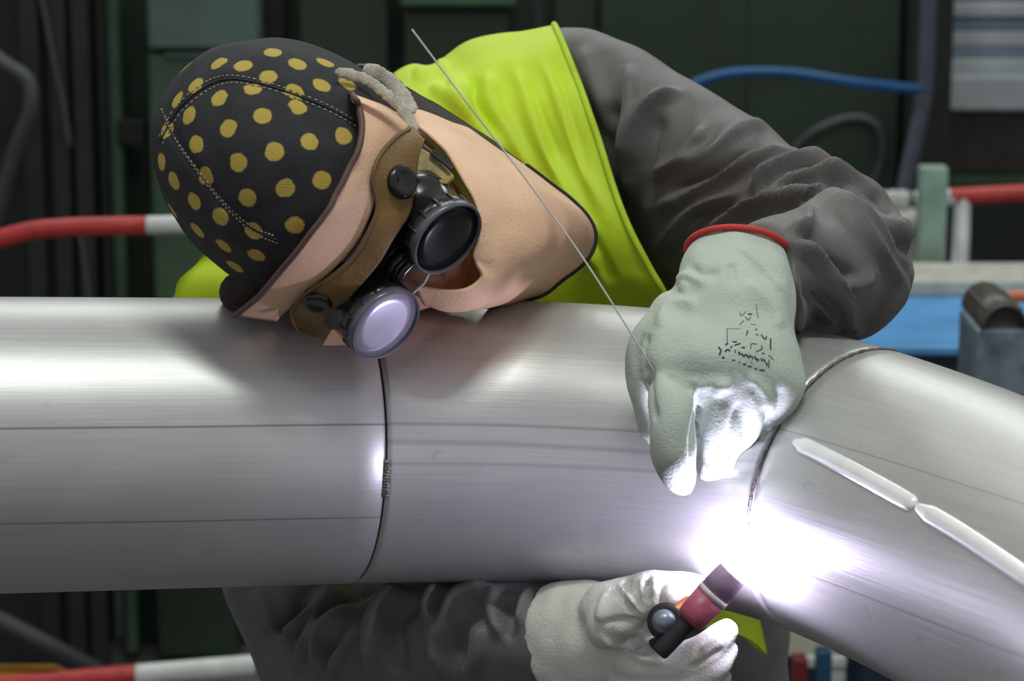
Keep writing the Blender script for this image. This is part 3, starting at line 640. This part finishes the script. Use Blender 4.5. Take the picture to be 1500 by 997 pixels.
def slab(name, L, th, mt, parent, off=None, bev=.0012):
    """block with a traced outline and depth th behind it"""
    A = cs(L); n = len(A); B_ = A + np.array([0, 0, -th]); V = np.vstack([A, B_]); F = [tuple(range(n)), tuple(range(2 * n - 1, n - 1, -1))] + [(i, i + n, (i + 1) % n + n, (i + 1) % n) for i in range(n)]
    o = mesh_c(name, V, F, mt, parent, smooth=False); md = o.modifiers.new('bevel', 'BEVEL'); md.width = bev; md.segments = 2; return o
slab('side_shield', [(600, 222, 1.872), (612, 214, 1.876), (640, 230, 1.872), (666, 258, 1.860), (655, 270, 1.854), (638, 268, 1.850), (614, 300, 1.846), (604, 284, 1.856)], .02, M['olive'], gog)
slab('buckle', [(628, 224, 1.866), (638, 218, 1.868), (664, 242, 1.858), (660, 250, 1.856)], .006, M['black'], gog)
slab('side_flap', [(488, 478, 1.868), (496, 465, 1.866), (512, 505, 1.862), (472, 506, 1.874)], .006, M['leather'], mask)

# ------------------------------------------------------------------ gloves
gl = [lr([(1008, 362, 1152, 374, 1.885, .036, .40), (995, 398, 1164, 428, 1.862, .038, .2), (975, 445, 1166, 480, 1.845, .038), (945, 485, 1174, 520, 1.832, .034), (935, 530, 1180, 555, 1.826, .030), (950, 575, 1168, 598, 1.83, .026), (968, 610, 1150, 630, 1.84, .020)], 36, 40),
      tube([(990, 545, 1.822, 36), (985, 610, 1.802, 36), (988, 665, 1.805, 33), (997, 700, 1.822, 24), (1006, 716, 1.838, 12)], 28, 20),
      tube([(1052, 560, 1.818, 35), (1056, 615, 1.822, 33), (1054, 660, 1.842, 29), (1040, 694, 1.862, 18)], 24, 20),
      tube([(1100, 565, 1.828, 34), (1106, 620, 1.838, 31), (1094, 668, 1.858, 25), (1072, 694, 1.870, 16)], 24, 20),
      tube([(1143, 570, 1.840, 30), (1142, 622, 1.852, 27), (1124, 664, 1.868, 22), (1100, 688, 1.876, 15)], 24, 20),
      tube([(985, 460, 1.85, 34), (948, 515, 1.85, 33), (946, 570, 1.855, 28), (960, 625, 1.862, 24), (975, 655, 1.87, 16)], 24, 20)]
V, Q = remesh(gl, .0020); V = smooth(V, Q, 4, .5)
def z3(L): return [(880 + x / 2.267, 300 + y / 2.267) for x, y in L]
S = [(z3(L), wd, hh) for L, wd, hh in [([(322, 615), (318, 700), (305, 800), (300, 930)], 4, -.006), ([(460, 640), (430, 760), (400, 860)], 6, -.0045), ([(555, 670), (540, 760), (470, 880)], 6, -.005), ([(170, 520), (165, 640), (180, 720)], 6, -.004),
     ([(310, 560), (320, 600), (380, 590), (450, 610)], 9, .003), ([(240, 250), (300, 240), (360, 270)], 7, .004), ([(300, 200), (330, 230), (400, 220)], 7, -.004), ([(450, 130), (530, 200), (610, 300)], 5, .003), ([(430, 190), (440, 260)], 6, -.0035), ([(330, 330), (240, 330), (190, 420)], 9, .004), ([(480, 240), (560, 330), (600, 420)], 9, .003),
     ([(160, 420), (130, 500), (150, 580)], 8, -.004), ([(200, 560), (280, 600), (310, 620)], 7, -.003), ([(480, 560), (540, 620), (550, 680)], 9, .004), ([(600, 600), (590, 680), (560, 740)], 7, -.004), ([(380, 640), (400, 600), (440, 600)], 8, .003), ([(350, 860), (400, 880), (450, 870)], 6, .002), ([(290, 260), (270, 290)], 6, .003), ([(490, 600), (520, 700), (500, 800)], 8, .003)]]
V = folds(V, Q, S); V = rough(V, Q, .0022, 45, 2); V = smooth(V, Q, 1, .3)
g1 = mesh_c('glove', V, Q, M['glove'], person); g1['label'] = 'pale green hide glove resting on the elbow'; bv_g = bvh(V, Q)
ca, cb_ = c(1008, 362, 1.885), c(1152, 374, 1.885); th = np.linspace(0, 2 * math.pi, 60)
P = (ca + cb_) / 2 + np.outer(np.cos(th) * 1.03, (cb_ - ca) / 2) + np.outer(np.sin(th) * .038, np.array([0, .40, 1.0]))
V, F = sweep(P, .0024, m=10, roundcap=(False, False)); mesh_c('cuff_binding', V, F, M['redtrim'], g1)
# stamped print on the back of the hand: box, figure marks and a dense worn line of characters
def zs(L): return [(1030 + x / 7.67, 430 + y / 7.67) for x, y in L]
ink = []
for L, wd in [([(270, 390), (270, 560)], 1.0), ([(270, 395), (420, 395)], .6), ([(755, 500), (755, 630)], 2.2), ([(410, 210), (430, 250), (480, 200)], 1.0), ([(500, 230), (550, 232)], 2.2), ([(470, 260), (505, 300), (530, 260)], 1.2), ([(600, 120), (600, 200), (620, 270)], .8), ([(410, 350), (460, 300)], .8),
              ([(500, 410), (485, 465)], 1.8), ([(590, 395), (600, 410)], 2.2), ([(590, 462), (620, 462)], 1.4), ([(650, 460), (690, 515), (710, 480)], 2.0), ([(530, 345), (590, 350)], .8), ([(330, 540), (380, 545)], 2.0), ([(350, 580), (420, 560)], 2.0), ([(430, 605), (470, 608)], 2.4), ([(530, 620), (545, 560), (600, 570)], 1.2), ([(590, 655), (660, 620), (650, 580)], 1.4), ([(250, 580), (280, 555)], 2.2),
              ([(170, 600), (200, 640), (180, 690)], 2.4), ([(210, 720), (240, 715)], 2.6), ([(245, 655), (275, 625), (300, 650)], 2.4), ([(310, 610), (325, 590)], 2.2), ([(360, 630), (360, 665)], 1.8), ([(320, 745), (360, 748)], 1.6), ([(400, 765), (415, 775)], 1.8), ([(445, 790), (485, 792)], 2.0), ([(500, 812), (545, 818)], 2.0), ([(570, 838), (610, 850)], 1.6), ([(630, 855), (690, 862)], 2.0), ([(740, 740), (735, 830)], 1.6), ([(660, 670), (690, 672)], 1.8), ([(735, 690), (790, 745)], 1.2),
              ([(400, 650), (410, 690)], 2.8), ([(425, 670), (450, 700)], 2.4), ([(450, 705), (480, 680)], 2.6), ([(490, 680), (500, 715)], 2.4), ([(510, 720), (535, 690)], 2.8), ([(545, 700), (560, 735)], 2.0), ([(575, 705), (600, 745)], 2.6), ([(600, 750), (625, 735)], 2.6), ([(650, 725), (660, 760)], 2.2), ([(675, 735), (695, 765)], 2.4), ([(710, 770), (715, 810)], 2.2), ([(540, 765), (550, 775)], 1.8)]:
    P = hits(bv_g, zs(L), .0003, 6)
    if len(P) < 3: continue
    T = nrm(np.gradient(P, axis=0)); Sd = nrm(np.cross(T, -P)) * (wd * .5 / FPX * 1.8); V = np.vstack([P - Sd, P + Sd]); n = len(P)
    ink.append((V, [(i, i + 1, i + 1 + n, i + n) for i in range(n - 1)]))
V, F = join(ink); mesh_c('stamped_print', V, F, M['ink'], g1)

# the other hand, under the pipe
g2p = [tube([(822, 942, 1.965, 92, .8), (860, 938, 1.945, 90, .8), (900, 930, 1.925, 78, .8), (945, 930, 1.915, 58, .8)], 26, 30, rc=(False, True)),
       tube([(885, 890, 1.905, 38), (935, 868, 1.892, 30), (980, 856, 1.886, 24), (1022, 858, 1.888, 17)], 22, 18),
       tube([(890, 915, 1.892, 36), (935, 890, 1.872, 27), (975, 876, 1.868, 22), (1005, 882, 1.875, 15)], 22, 18),
       tube([(930, 965, 1.90, 36), (990, 972, 1.882, 28), (1040, 945, 1.872, 25), (1066, 922, 1.874, 17)], 22, 18),
       tube([(930, 995, 1.905, 34), (1000, 1000, 1.885, 27), (1048, 975, 1.876, 22), (1068, 955, 1.878, 15)], 22, 18),
       tube([(930, 1020, 1.92, 32), (1000, 1030, 1.90, 26), (1045, 1008, 1.89, 20), (1060, 990, 1.89, 14)], 22, 18)]
V, Q = remesh(g2p, .0022); V = smooth(V, Q, 4, .5)
def zt(L): return [(860 + x / 5.33, 810 + y / 5.33) for x, y in L]
S = [(zt(L), wd, hh) for L, wd, hh in [([(220, 270), (290, 370), (400, 480)], 4, -.005), ([(340, 200), (300, 240), (330, 330)], 4, -.004), ([(390, 270), (400, 380), (430, 450)], 4, -.005), ([(480, 180), (460, 300), (470, 380)], 4, -.005), ([(590, 230), (580, 330), (590, 420)], 5, -.005), ([(120, 540), (260, 520), (420, 540)], 4, -.004),
     ([(260, 250), (330, 350), (430, 470)], 4, .004), ([(440, 210), (420, 330)], 4, .004), ([(530, 200), (520, 330)], 4, .004), ([(100, 650), (250, 730), (420, 820), (640, 860)], 4, .004), ([(200, 600), (330, 600), (440, 640)], 7, .003), ([(350, 650), (370, 760)], 4, -.003), ([(400, 650), (420, 740)], 4, -.003), ([(1070, 740), (930, 830), (800, 900)], 4, -.003), ([(1000, 640), (880, 760)], 5, .002), ([(150, 300), (130, 420), (110, 540)], 6, .004)]]
V = folds(V, Q, S); V = rough(V, Q, .002, 50, 7)
g2 = mesh_c('glove', V, Q, M['glove_w'], person); g2['label'] = 'pale hide glove gripping the torch below the pipe'

# ------------------------------------------------------------------ torch and filler rod
TA = c(965, 957, 1.828); TD = ARC - TA; TL = np.linalg.norm(TD); TD = TD / TL
def on(t): return TA + TD * t
def tx(px):
    a = np.linspace(0, TL, 400); return a[np.argmin(abs(proj(TA + a[:, None] * TD)[:, 0] - px))]
torch = empty('welding_torch', toW(TA), 'slim welding torch with pink nozzle held by the lower glove', 'torch')
M['pink'] = mat('pink_ceramic', (.34, .07, .12), .42, sc=120, var=.2); M['ringm'] = mat('pale_ring', (.55, .47, .48), .4)
M['mauve'] = mat('mauve_ceramic', (.30, .20, .30), .45, sc=90)
t0, t1, t2, t3 = tx(1012), tx(1041), tx(1047), tx(1074)
V, F = lathe(on(0), TD, [(0, .0001), (0, .0052), (.002, .0062), (t0 * .3, .0064), (t0 * .7, .0066), (t0, .0070), (t0 + .004, .0055), (t0 + .004, .0001)], 24); mesh_c('handle', V, F, M['blackmat'], torch)
V, F = lathe(on(t0), TD, [(-.002, .0001), (-.002, .0095), (.003, .0112), (t1 - t0, .0118), (t1 - t0, .0001)], 30); mesh_c('torch_head', V, F, M['pink'], torch)
V, F = lathe(on(t1), TD, [(0, .0001), (0, .0121), (t2 - t1, .0121), (t2 - t1, .0001)], 30); mesh_c('collar', V, F, M['ringm'], torch)
V, F = lathe(on(t2), TD, [(0, .0001), (0, .0116), ((t3 - t2) * .6, .0114), (t3 - t2 - .001, .0110), (t3 - t2, .0098), (t3 - t2, .0075), (t3 - t2 - .007, .007), (t3 - t2 - .007, .0001)], 30); mesh_c('nozzle', V, F, M['mauve'], torch)
V, F = sweep([on(t3 - .01), on(TL - .009)], [.0012, .0006], m=8); mesh_c('electrode', V, F, M['weld'], torch)
kb = c(973, 910, 1.838)
V, F = lathe(kb, nrm([-.25, .1, .95]), [(-.02, .0001), (-.02, .013), (-.006, .0135), (-.003, .0115), (-.003, .008), (-.006, .0001)], 26); mesh_c('cap_collar', V, F, M['blackmat'], torch)
V, F = ellip(kb + np.array([0, 0, -.002]), np.eye(3), (.0085, .0085, .0085), 12, 20); kn = mesh_c('back_cap', V, F, mat('grey_knob', (.22, .25, .29), .3, .3), torch); kn['label'] = 'round grey knob'
V, F = sweep([c(990, 895, 1.845), c(1008, 885, 1.85), c(1022, 880, 1.852)], [.005, .006, .005], m=14); mesh_c('copper_joint', V, F, mat('copper_orange', (.55, .18, .06), .4, .3), torch)
V, F = sweep(catmull(np.array([on(.035), c(975, 940, 1.872), c(940, 955, 1.915), c(900, 1020, 1.95), c(880, 1110, 1.98), c(900, 1240, 2.1)]), 30), .006, m=12); mesh_c('torch_cable', V, F, M['blackmat'], torch)
RP = catmull(np.array([c(604, 44, 1.74), c(690, 158, 1.76), c(770, 262, 1.775), c(850, 372, 1.787), c(930, 497, 1.798), c(968, 560, 1.815)]), 60)
V, F = sweep(RP, .0006, m=8)
rod = mesh_c('filler_rod', V, F, mat('bright_wire', (.75, .75, .68), .5, .3)); tag(rod, 'thin springy filler wire running from the upper glove past the mask', 'wire')

# ------------------------------------------------------------------ background
def onY(px, py, Y):
    d = toW(c(px, py, 1.0)) - CP; t = (Y - CP[1]) / d[1]; return CP + d * t
def bgrect(px0, py0, px1, py1, Y, dep, bottom=None):
    a = onY(px0, py0, Y); b = onY(px1, py1, Y); z0 = b[2] if bottom is None else bottom
    return (min(a[0], b[0]), max(a[0], b[0]), Y, Y + dep, min(z0, a[2]), max(z0, a[2]))
M['mgreen'] = mat('dark_green_enamel', (.015, .034, .017), .5, sc=5, var=.35)
M['mgreen2'] = mat('mid_green_enamel', (.055, .112, .060), .5, sc=6, var=.25)
M['mteal'] = mat('grey_green_enamel', (.085, .14, .115), .5, sc=7, var=.2)
M['mblack'] = mat('black_void_paint', (.008, .009, .009), .7, sc=8)
M['rail_r'] = mat('red_paint', (.46, .035, .03), .4, sc=30); M['rail_w'] = mat('white_paint', (.62, .66, .62), .45, sc=30)
M['hose_b'] = mat('blue_hose', (.004, .085, .24), .4, sc=20); M['cable'] = mat('grey_cable', (.06, .065, .068), .5, sc=30); M['hose_k'] = mat('black_hose', (.02, .021, .022), .5, sc=30)
Y0 = 2.9
mc = empty('green_machine', (0, Y0 + .3, 0), 'dark green enamelled machine with cabinets and panels behind the welder', 'machine')
addbox('body', (onY(152, 500, Y0)[0], onY(1384, 500, Y0)[0] - .02, Y0 + .12, Y0 + .9, 0, 1.95), M['mgreen'], mc, .01)
for r, dy, dep, m_, nm in [((152, -60, 206, 1100), 0, .14, 'mgreen2', 'post'), ((213, -60, 378, 72), -.05, .2, 'mteal', 'cabinet_door'), ((216, 80, 380, 440), -.03, .16, 'mgreen2', 'cabinet_door'), ((216, 450, 350, 1040), -.02, .14, 'mgreen', 'cabinet_door'),
                           ((436, -60, 575, 640), .03, .12, 'mgreen', 'side_panel'), ((592, 12, 745, 420), 0, .14, 'mgreen', 'side_panel'), ((586, -30, 756, 10), -.04, .18, 'mgreen2', 'ledge'), ((812, -60, 872, 900), .05, .1, 'mgreen', 'side_panel'),
                           ((880, -60, 1085, 900), .02, .12, 'mgreen', 'side_panel'), ((1092, -60, 1296, 900), .02, .12, 'mgreen', 'side_panel'), ((1336, -60, 1384, 430), -.03, .16, 'mblack', 'post'), ((384, -60, 430, 700), .06, .1, 'mblack', 'recess')]:
    a = bgrect(*r, Y0 + dy, dep); b = list(a); b[4] = max(.02, b[4]); addbox(nm, tuple(b), M[m_], mc, .006)
addbox('socket_recess', bgrect(172, 176, 212, 214, Y0 - .012, .03), M['mblack'], mc, .004)
addbox('hinge', bgrect(240, 78, 372, 84, Y0 - .045, .04), M['mteal'], mc, .002)
kx = empty('black_cabinet', (onY(60, 500, 2.75)[0], 2.9, 0), 'black cabinet with ribs at the left edge', 'cabinet')
bx = bgrect(-260, -60, 140, 1100, 2.78, .3, 0); addbox('body', bx, M['mblack'], kx, .01)
for x in (52, 92, 124): addbox('rib', bgrect(x, -60, x + 14, 1050, 2.755, .04, .02), mat('rib_black', (.014, .016, .016), .5), kx, .003)
def bgtube(name, L, r, mt, label=None, cat=None, group=None, parent=None, n=40, m=14):
    P = catmull(np.array([toC(onY(*p)) for p in L]), n); V, F = sweep(P, r, m=m); o = mesh_c(name, V, F, mt, parent); return tag(o, label, cat, group)
bgtube('hose', [(-40, 60, 2.6), (5, 92, 2.6), (40, 118, 2.6), (44, 160, 2.6), (22, 220, 2.62), (0, 300, 2.65), (-30, 420, 2.7)], .013, M['cable'], 'grey bent hose hanging at the far left edge', 'hose')
bgtube('cable', [(58, -20, 2.752), (75, 70, 2.752), (92, 150, 2.752), (102, 212, 2.752)], .0045, M['cable'], 'thin grey cable on the black cabinet above the red rail', 'cable')
bgtube('cable', [(112, 330, 2.752), (122, 370, 2.752), (130, 440, 2.752), (136, 520, 2.752)], .0045, M['cable'], 'thin grey cable hanging just below the red rail', 'cable')
bgtube('hose', [(-60, 880, 1.9), (0, 912, 1.9), (70, 948, 1.9), (140, 985, 1.92), (240, 1040, 1.95)], .018, M['hose_k'], 'thick black hose at the bottom left corner', 'hose')
bgtube('hose', [(985, 150, 2.4), (1020, 122, 2.4), (1075, 107, 2.4), (1160, 107, 2.4), (1250, 121, 2.4), (1345, 131, 2.45)], .0085, M['hose_b'], 'bright blue air hose arching behind the grey sleeve', 'hose')
bgtube('cable', [(1165, 215, 2.916), (1200, 188, 2.9), (1250, 172, 2.9), (1285, 185, 2.9), (1292, 225, 2.91), (1280, 265, 2.916)], .008, M['cable'], 'dark looped cable under the blue hose', 'cable')
bgtube('cable', [(1362, -40, 2.5), (1358, 60, 2.5), (1352, 150, 2.5), (1330, 250, 2.5), (1322, 300, 2.5)], .014, mat('slate_cable', (.07, .085, .11), .5), 'thick slate cable hanging beside the pale green post', 'cable')
bgtube('cable', [(783, -40, 2.7), (790, 60, 2.7), (795, 200, 2.7), (800, 420, 2.7)], .010, M['hose_k'], 'black cable running down the machine above the vest', 'cable')
# red and white barriers
def rail(parent, L, cuts, r, Y):
    """painted tube: pieces of alternating colour between the given px"""
    for a, b, col in cuts:
        P = np.array([p for p in L if a < p[0] < b]); ya = np.interp([a, b], [p[0] for p in L], [p[1] for p in L])
        Q_ = [(a, ya[0])] + [tuple(p) for p in P] + [(b, ya[1])]
        Pc = catmull(np.array([toC(onY(x, y, Y)) for x, y in Q_]), 20); V, F = sweep(Pc, r, m=18, roundcap=(False, False)); mesh_c('rail_' + ('red' if col == 'rail_r' else 'white'), V, F, M[col], parent)
ba = empty('safety_barrier', onY(120, 900, 1.5) * np.array([1, 1, 0]), 'red and white tube barrier at the left behind the pipe', 'barrier')
top = [(-160, 470), (-60, 376), (-20, 356), (20, 344), (60, 336), (120, 332), (215, 330), (420, 326)]
rail(ba, top, [(-160, 215, 'rail_r'), (215, 330, 'rail_w'), (330, 420, 'rail_r')], .0125, 1.5)
low = [(-200, 1020), (60, 1000), (200, 988), (380, 973), (440, 968)]
rail(ba, low, [(-200, 200, 'rail_r'), (200, 378, 'rail_w'), (378, 440, 'rail_r')], .0145, 1.5)
for px, py in ((-158, 470), (425, 326)):
    a = onY(px, py, 1.5); V, F = sweep(toC(np.array([a, [a[0], a[1], .5], [a[0], a[1], 0]])), .0125, m=14, roundcap=(False, False)); mesh_c('upright', V, F, M['rail_r'], ba)
bb_ = empty('safety_barrier', onY(1480, 900, 2.1) * np.array([1, 1, 0]), 'red and white tube barrier at the right behind the table', 'barrier')
top2 = [(1340, 292), (1400, 288), (1520, 282), (1640, 278)]
rail(bb_, top2, [(1340, 1398, 'rail_w'), (1398, 1640, 'rail_r')], .0135, 2.1)
for px, py in ((1410, 288), (1636, 278)):
    a = onY(px, py, 2.1); V, F = sweep(toC(np.array([a, [a[0], a[1], .5], [a[0], a[1], 0]])), .0135, m=14, roundcap=(False, False)); mesh_c('upright', V, F, M['rail_w'], bb_)
# pale green post
po = empty('steel_post', onY(1367, 400, 2.0) * np.array([1, 1, 0]), 'pale green square post behind the blue table', 'post')
a = bgrect(1350, 246, 1384, 420, 2.0, .04, .02); addbox('post', a, mat('pale_green_paint', (.26, .38, .29), .5), po, .003); addbox('foot', (a[0] - .04, a[1] + .04, 1.96, 2.08, 0, .02), M['mteal'], po, .002)
# grey drum with fittings
q = onY(1300, 300, 2.25); dr = empty('drum', (q[0], 2.40, 0), 'grey drum with white fittings on its lid behind the welder\'s elbow', 'drum')
M['drum'] = mat('drum_grey', (.20, .18, .14), .5, sc=12, var=.3); M['lid'] = mat('pale_lid', (.48, .48, .42), .5)
def wl(ce, prof, m=36):
    th = np.linspace(0, 2 * math.pi, m, endpoint=False); V = np.vstack([np.stack([ce[0] + np.cos(th) * max(r, 1e-4), ce[1] + np.sin(th) * max(r, 1e-4), np.full(m, ce[2] + h)], 1) for h, r in prof]); return V, ring_faces(len(prof), m)
zt_ = onY(1300, 304, 2.30)[2]; rd = .066 * 1.1
mesh_w('body', *wl((q[0], 2.40, 0), [(0, .0001), (0, rd), (zt_ * .5, rd), (zt_ * .5 + .01, rd * 1.03), (zt_ * .5 + .02, rd), (zt_ - .05, rd), (zt_ - .05, .0001)]), M['drum'], dr)
mesh_w('lid', *wl((q[0], 2.40, zt_ - .05), [(0, .0001), (0, rd * 1.05), (.028, rd * 1.05), (.03, rd * .98), (.03, .0001)]), M['lid'], dr)
for px in (1290, 1308, 1322):
    a = onY(px, 275, 2.40); mesh_w('fitting', *wl((a[0], 2.40, zt_ - .02), [(0, .0001), (0, .010), (.012, .010), (.014, .014), (.03, .014), (.034, .0001)], 18), M['rail_w'], dr)
# shelf with stacked sheet metal at the top right
sh = empty('steel_rack', onY(1480, 200, 2.9) * np.array([1, 1, 0]), 'rack shelf with a pale front beam at the top right', 'rack')
M['shelfg'] = mat('pale_galvanised', (.42, .46, .47), .5, .2, sc=9, var=.2); M['sheetb'] = mat('blue_grey_sheet', (.22, .30, .35), .4, .3, sc=9, var=.2); M['backp'] = mat('rack_back_panel', (.13, .12, .10), .7)
addbox('shelf_beam', bgrect(1386, 112, 1760, 162, 2.95, .05), M['shelfg'], sh, .004)
aa = bgrect(1388, 112, 1760, 116, 3.0, .5); addbox('shelf', (aa[0], aa[1], 3.0, 3.45, aa[4], aa[5]), M['shelfg'], sh, .002)
addbox('back_panel', bgrect(1384, 166, 1760, 262, 3.2, .03), M['backp'], sh, .002); addbox('lower_beam', bgrect(1384, 256, 1760, 272, 3.15, .05), M['mgreen2'], sh, .003)
for px in (1392, 1750): a = onY(px, 100, 2.95); addbox('upright', (a[0] - .02, a[0] + .02, 3.46, 3.50, 0, 1.5), M['mgreen'], sh, .003)
for i, (y0, y1, mm, dy) in enumerate([(86, 110, 'shelfg', 3.012), (68, 84, 'sheetb', 3.02), (46, 66, 'shelfg', 3.015), (24, 44, 'sheetb', 3.03), (4, 22, 'shelfg', 3.01), (-20, 2, 'sheetb', 3.04), (-44, -22, 'shelfg', 3.02)]):
    zr = list(bgrect(1390 + (i % 3) * 2, y0, 1750, y1, dy, .4)); zr[4] = aa[5] + .001 if i == 0 else zprev + .0005; zprev = zr[5]
    tag(addbox('metal_sheet_bundle', tuple(zr), M[mm], None, .004), ['lowest pale sheet bundle lying on the rack shelf', 'blue grey sheet bundle second from the bottom of the rack stack', 'pale sheet bundle third from the bottom of the rack stack', 'blue grey sheet bundle fourth from the bottom of the rack stack', 'pale sheet bundle fifth from the bottom of the rack stack', 'blue grey sheet bundle at the top edge of the picture', 'uppermost pale sheet bundle of the rack stack'][i], 'metal sheet', 'sheet bundles on the rack')
# blue work table
def onZ(px, py, Z):
    d = toW(c(px, py, 1.0)) - CP; t = (Z - CP[2]) / d[2]; return CP + d * t
TZ = .93; f0 = onZ(1300, 508, TZ); b0 = onZ(1340, 404, TZ); xr = onZ(1600, 450, TZ)[0]
M['tblue'] = mat('blue_painted_steel', (.095, .32, .66), .4, sc=14, var=.18); M['tdark'] = mat('navy_side', (.012, .03, .055), .5)
tb = empty('work_table', (f0[0] + .3, (f0[1] + b0[1]) / 2, 0), 'blue steel work table at the right behind the pipes', 'table')
xl = f0[0] - .04
addbox('tabletop', (xl, xr + .3, f0[1], b0[1], TZ - .012, TZ), M['tblue'], tb, .003); addbox('apron', (xl + .02, xr + .28, f0[1] + .02, b0[1] - .02, TZ - .13, TZ - .012), M['tdark'], tb, .003)
for x in (xl + .05, xr + .25):
    for y in (f0[1] + .05, b0[1] - .05): addbox('leg', (x - .025, x + .025, y - .025, y + .025, 0, TZ - .12), M['tdark'], tb, .003)
w0 = onZ(1340, 400, TZ); w1 = onZ(1462, 372, TZ + .03)
wb = addbox('steel_bar', (xl + .04, onZ(1475, 372, TZ)[0], b0[1] - .16, b0[1] - .005, TZ, TZ + .022), M['lid'], None, .003); tag(wb, 'long pale bar lying along the rear edge of the blue table', 'bar')
# clamp block with a pipe half on the table
cb = onY(1465, 560, 1.05); 
blk = empty('clamp_block', (onY(1465, 500, 1.05)[0], 1.1, TZ), 'blue grey clamp block with a rounded dark top at the right edge', 'clamp')
M['cblk'] = mat('worn_blue_grey', (.17, .22, .25), .45, .3, sc=40, var=.4)
r_ = bgrect(1430, 482, 1512, 582, 1.05, .12); addbox('block', r_, M['cblk'], blk, .004)
st_ = empty('clamp_stand', ((r_[0] + r_[1]) / 2, 1.11, 0), 'grey post carrying the clamp block', 'stand'); addbox('post', (r_[0] + .01, r_[1] - .01, 1.06, 1.16, .02, r_[4]), M['tdark'], st_, .003); addbox('foot', (r_[0] - .06, r_[1] + .06, .98, 1.24, 0, .02), M['tdark'], st_, .003)
q0 = onY(1474, 484, 1.04); q1_ = onY(1474, 484, 1.19); th = np.linspace(0, math.pi, 20); rr0 = .026
V = []; 
for yy in (1.045, 1.19):
    for r0 in (rr0, rr0 - .003): V += [(q0[0] + math.cos(x) * r0 * 1.05, yy, r_[5] + math.sin(x) * r0 * 1.15) for x in th]
n = 20; F = []
for i in range(n - 1): F += [(i, i + 1, 2 * n + i + 1, 2 * n + i), (n + i, 3 * n + i, 3 * n + i + 1, n + i + 1), (i, n + i, n + i + 1, i + 1), (2 * n + i, 2 * n + i + 1, 3 * n + i + 1, 3 * n + i)]
F += [(0, 2 * n, 3 * n, n), (n - 1, 2 * n - 1, 4 * n - 1, 3 * n - 1)]
mesh_w('half_shell', np.array(V), F, mat('dark_steel_shell', (.10, .09, .075), .45, .5, sc=30), blk)
mesh_w('shell_plug', *box_w(q0[0] - .022, q0[0] + .022, 1.06, 1.18, r_[5], r_[5] + .022), mat('shell_inside', (.06, .055, .05), .6), blk, smooth=False)
ob = onZ(1440, 440, TZ); bgtube('hand_tool', [(1426, 436, 1.45), (1440, 440, 1.45), (1470, 436, 1.45), (1530, 432, 1.45)], .008, mat('orange_grip', (.60, .16, .07), .5), 'orange handled tool lying on the blue table', 'tool')
# things beneath the pipe at the right and bottom left
bxw = empty('storage_box', onY(1176, 960, 1.6) * np.array([1, 1, 0]), 'cream box seen beneath the angled pipe', 'box')
r_ = bgrect(1150, 915, 1226, 962, 1.6, .2); addbox('carton', r_, mat('cream_card', (.62, .60, .48), .7), bxw, .004); addbox('stand', (r_[0] + .005, r_[1] - .005, 1.62, 1.78, 0, r_[4]), M['tdark'], bxw, .003)
for px, m_, nm, lb, ct in ((1171, mat('dark_red_paint', (.16, .015, .02), .5), 'red_post', 'dark red post beneath the angled pipe', 'post'), (1206, mat('deep_blue_paint', (.01, .07, .14), .5), 'blue_post', 'deep blue post beneath the angled pipe', 'post')):
    a = bgrect(px - 9, 955 if px > 1180 else 966, px + 10, 1100, 1.45, .03, 0); tag(addbox(nm, a, m_, None, .003), lb, ct)
r_ = bgrect(1178, 964, 1240, 978, 1.52, .02); br = empty('low_rail', ((r_[0] + r_[1]) / 2, 1.53, 0), 'short white rail beneath the angled pipe', 'rail'); addbox('bar', r_, M['rail_w'], br, .002); addbox('support', (r_[1] - .02, r_[1], 1.525, 1.54, 0, r_[4]), M['rail_w'], br, .002)
yl = bgrect(-160, 990, 105, 1100, 2.2, .06, 0); ye = empty('machine_cover', ((yl[0] + yl[1]) / 2, 2.3, 0), 'orange yellow machine cover in the bottom left corner', 'machine cover')
M['yel'] = mat('orange_yellow_paint', (.42, .20, .02), .5, sc=12, var=.2); addbox('body', yl, M['yel'], ye, .02); addbox('lip', (yl[0], yl[1] + .01, yl[2] - .01, yl[3], yl[5] - .03, yl[5]), M['yel'], ye, .004)
# pipe stands outside the picture that carry the run
def stand(P, T, label):
    q = toW(P); t = nrm(T @ RM); t[2] = 0; t = nrm(t); s = np.array([-t[1], t[0], 0]); zb = q[2] - PR
    e = empty('pipe_stand', (q[0], q[1], 0), label, 'pipe stand', 'pipe stands')
    V, F = wl((q[0], q[1], 0), [(0, .0001), (0, .16), (.012, .16), (.014, .03), (.03, .022), (zb - .09, .022), (zb - .09, .0001)]); mesh_w('post', V, F, M['cblk'], e)
    for k in (-1, 1):
        a = q + np.array([0, 0, -PR - .09]); b = q + s * k * .13 + np.array([0, 0, -.055]); V, F = sweep(toC(np.array([a, b])), .012, m=10); mesh_c('cradle_arm', V, F, M['cblk'], e)
stand(P1 - A1 * .52, A1, 'pipe stand under the straight pipe, left of the picture'); stand(PRr[-5], TRr[-5], 'pipe stand under the angled pipe, right of the picture')
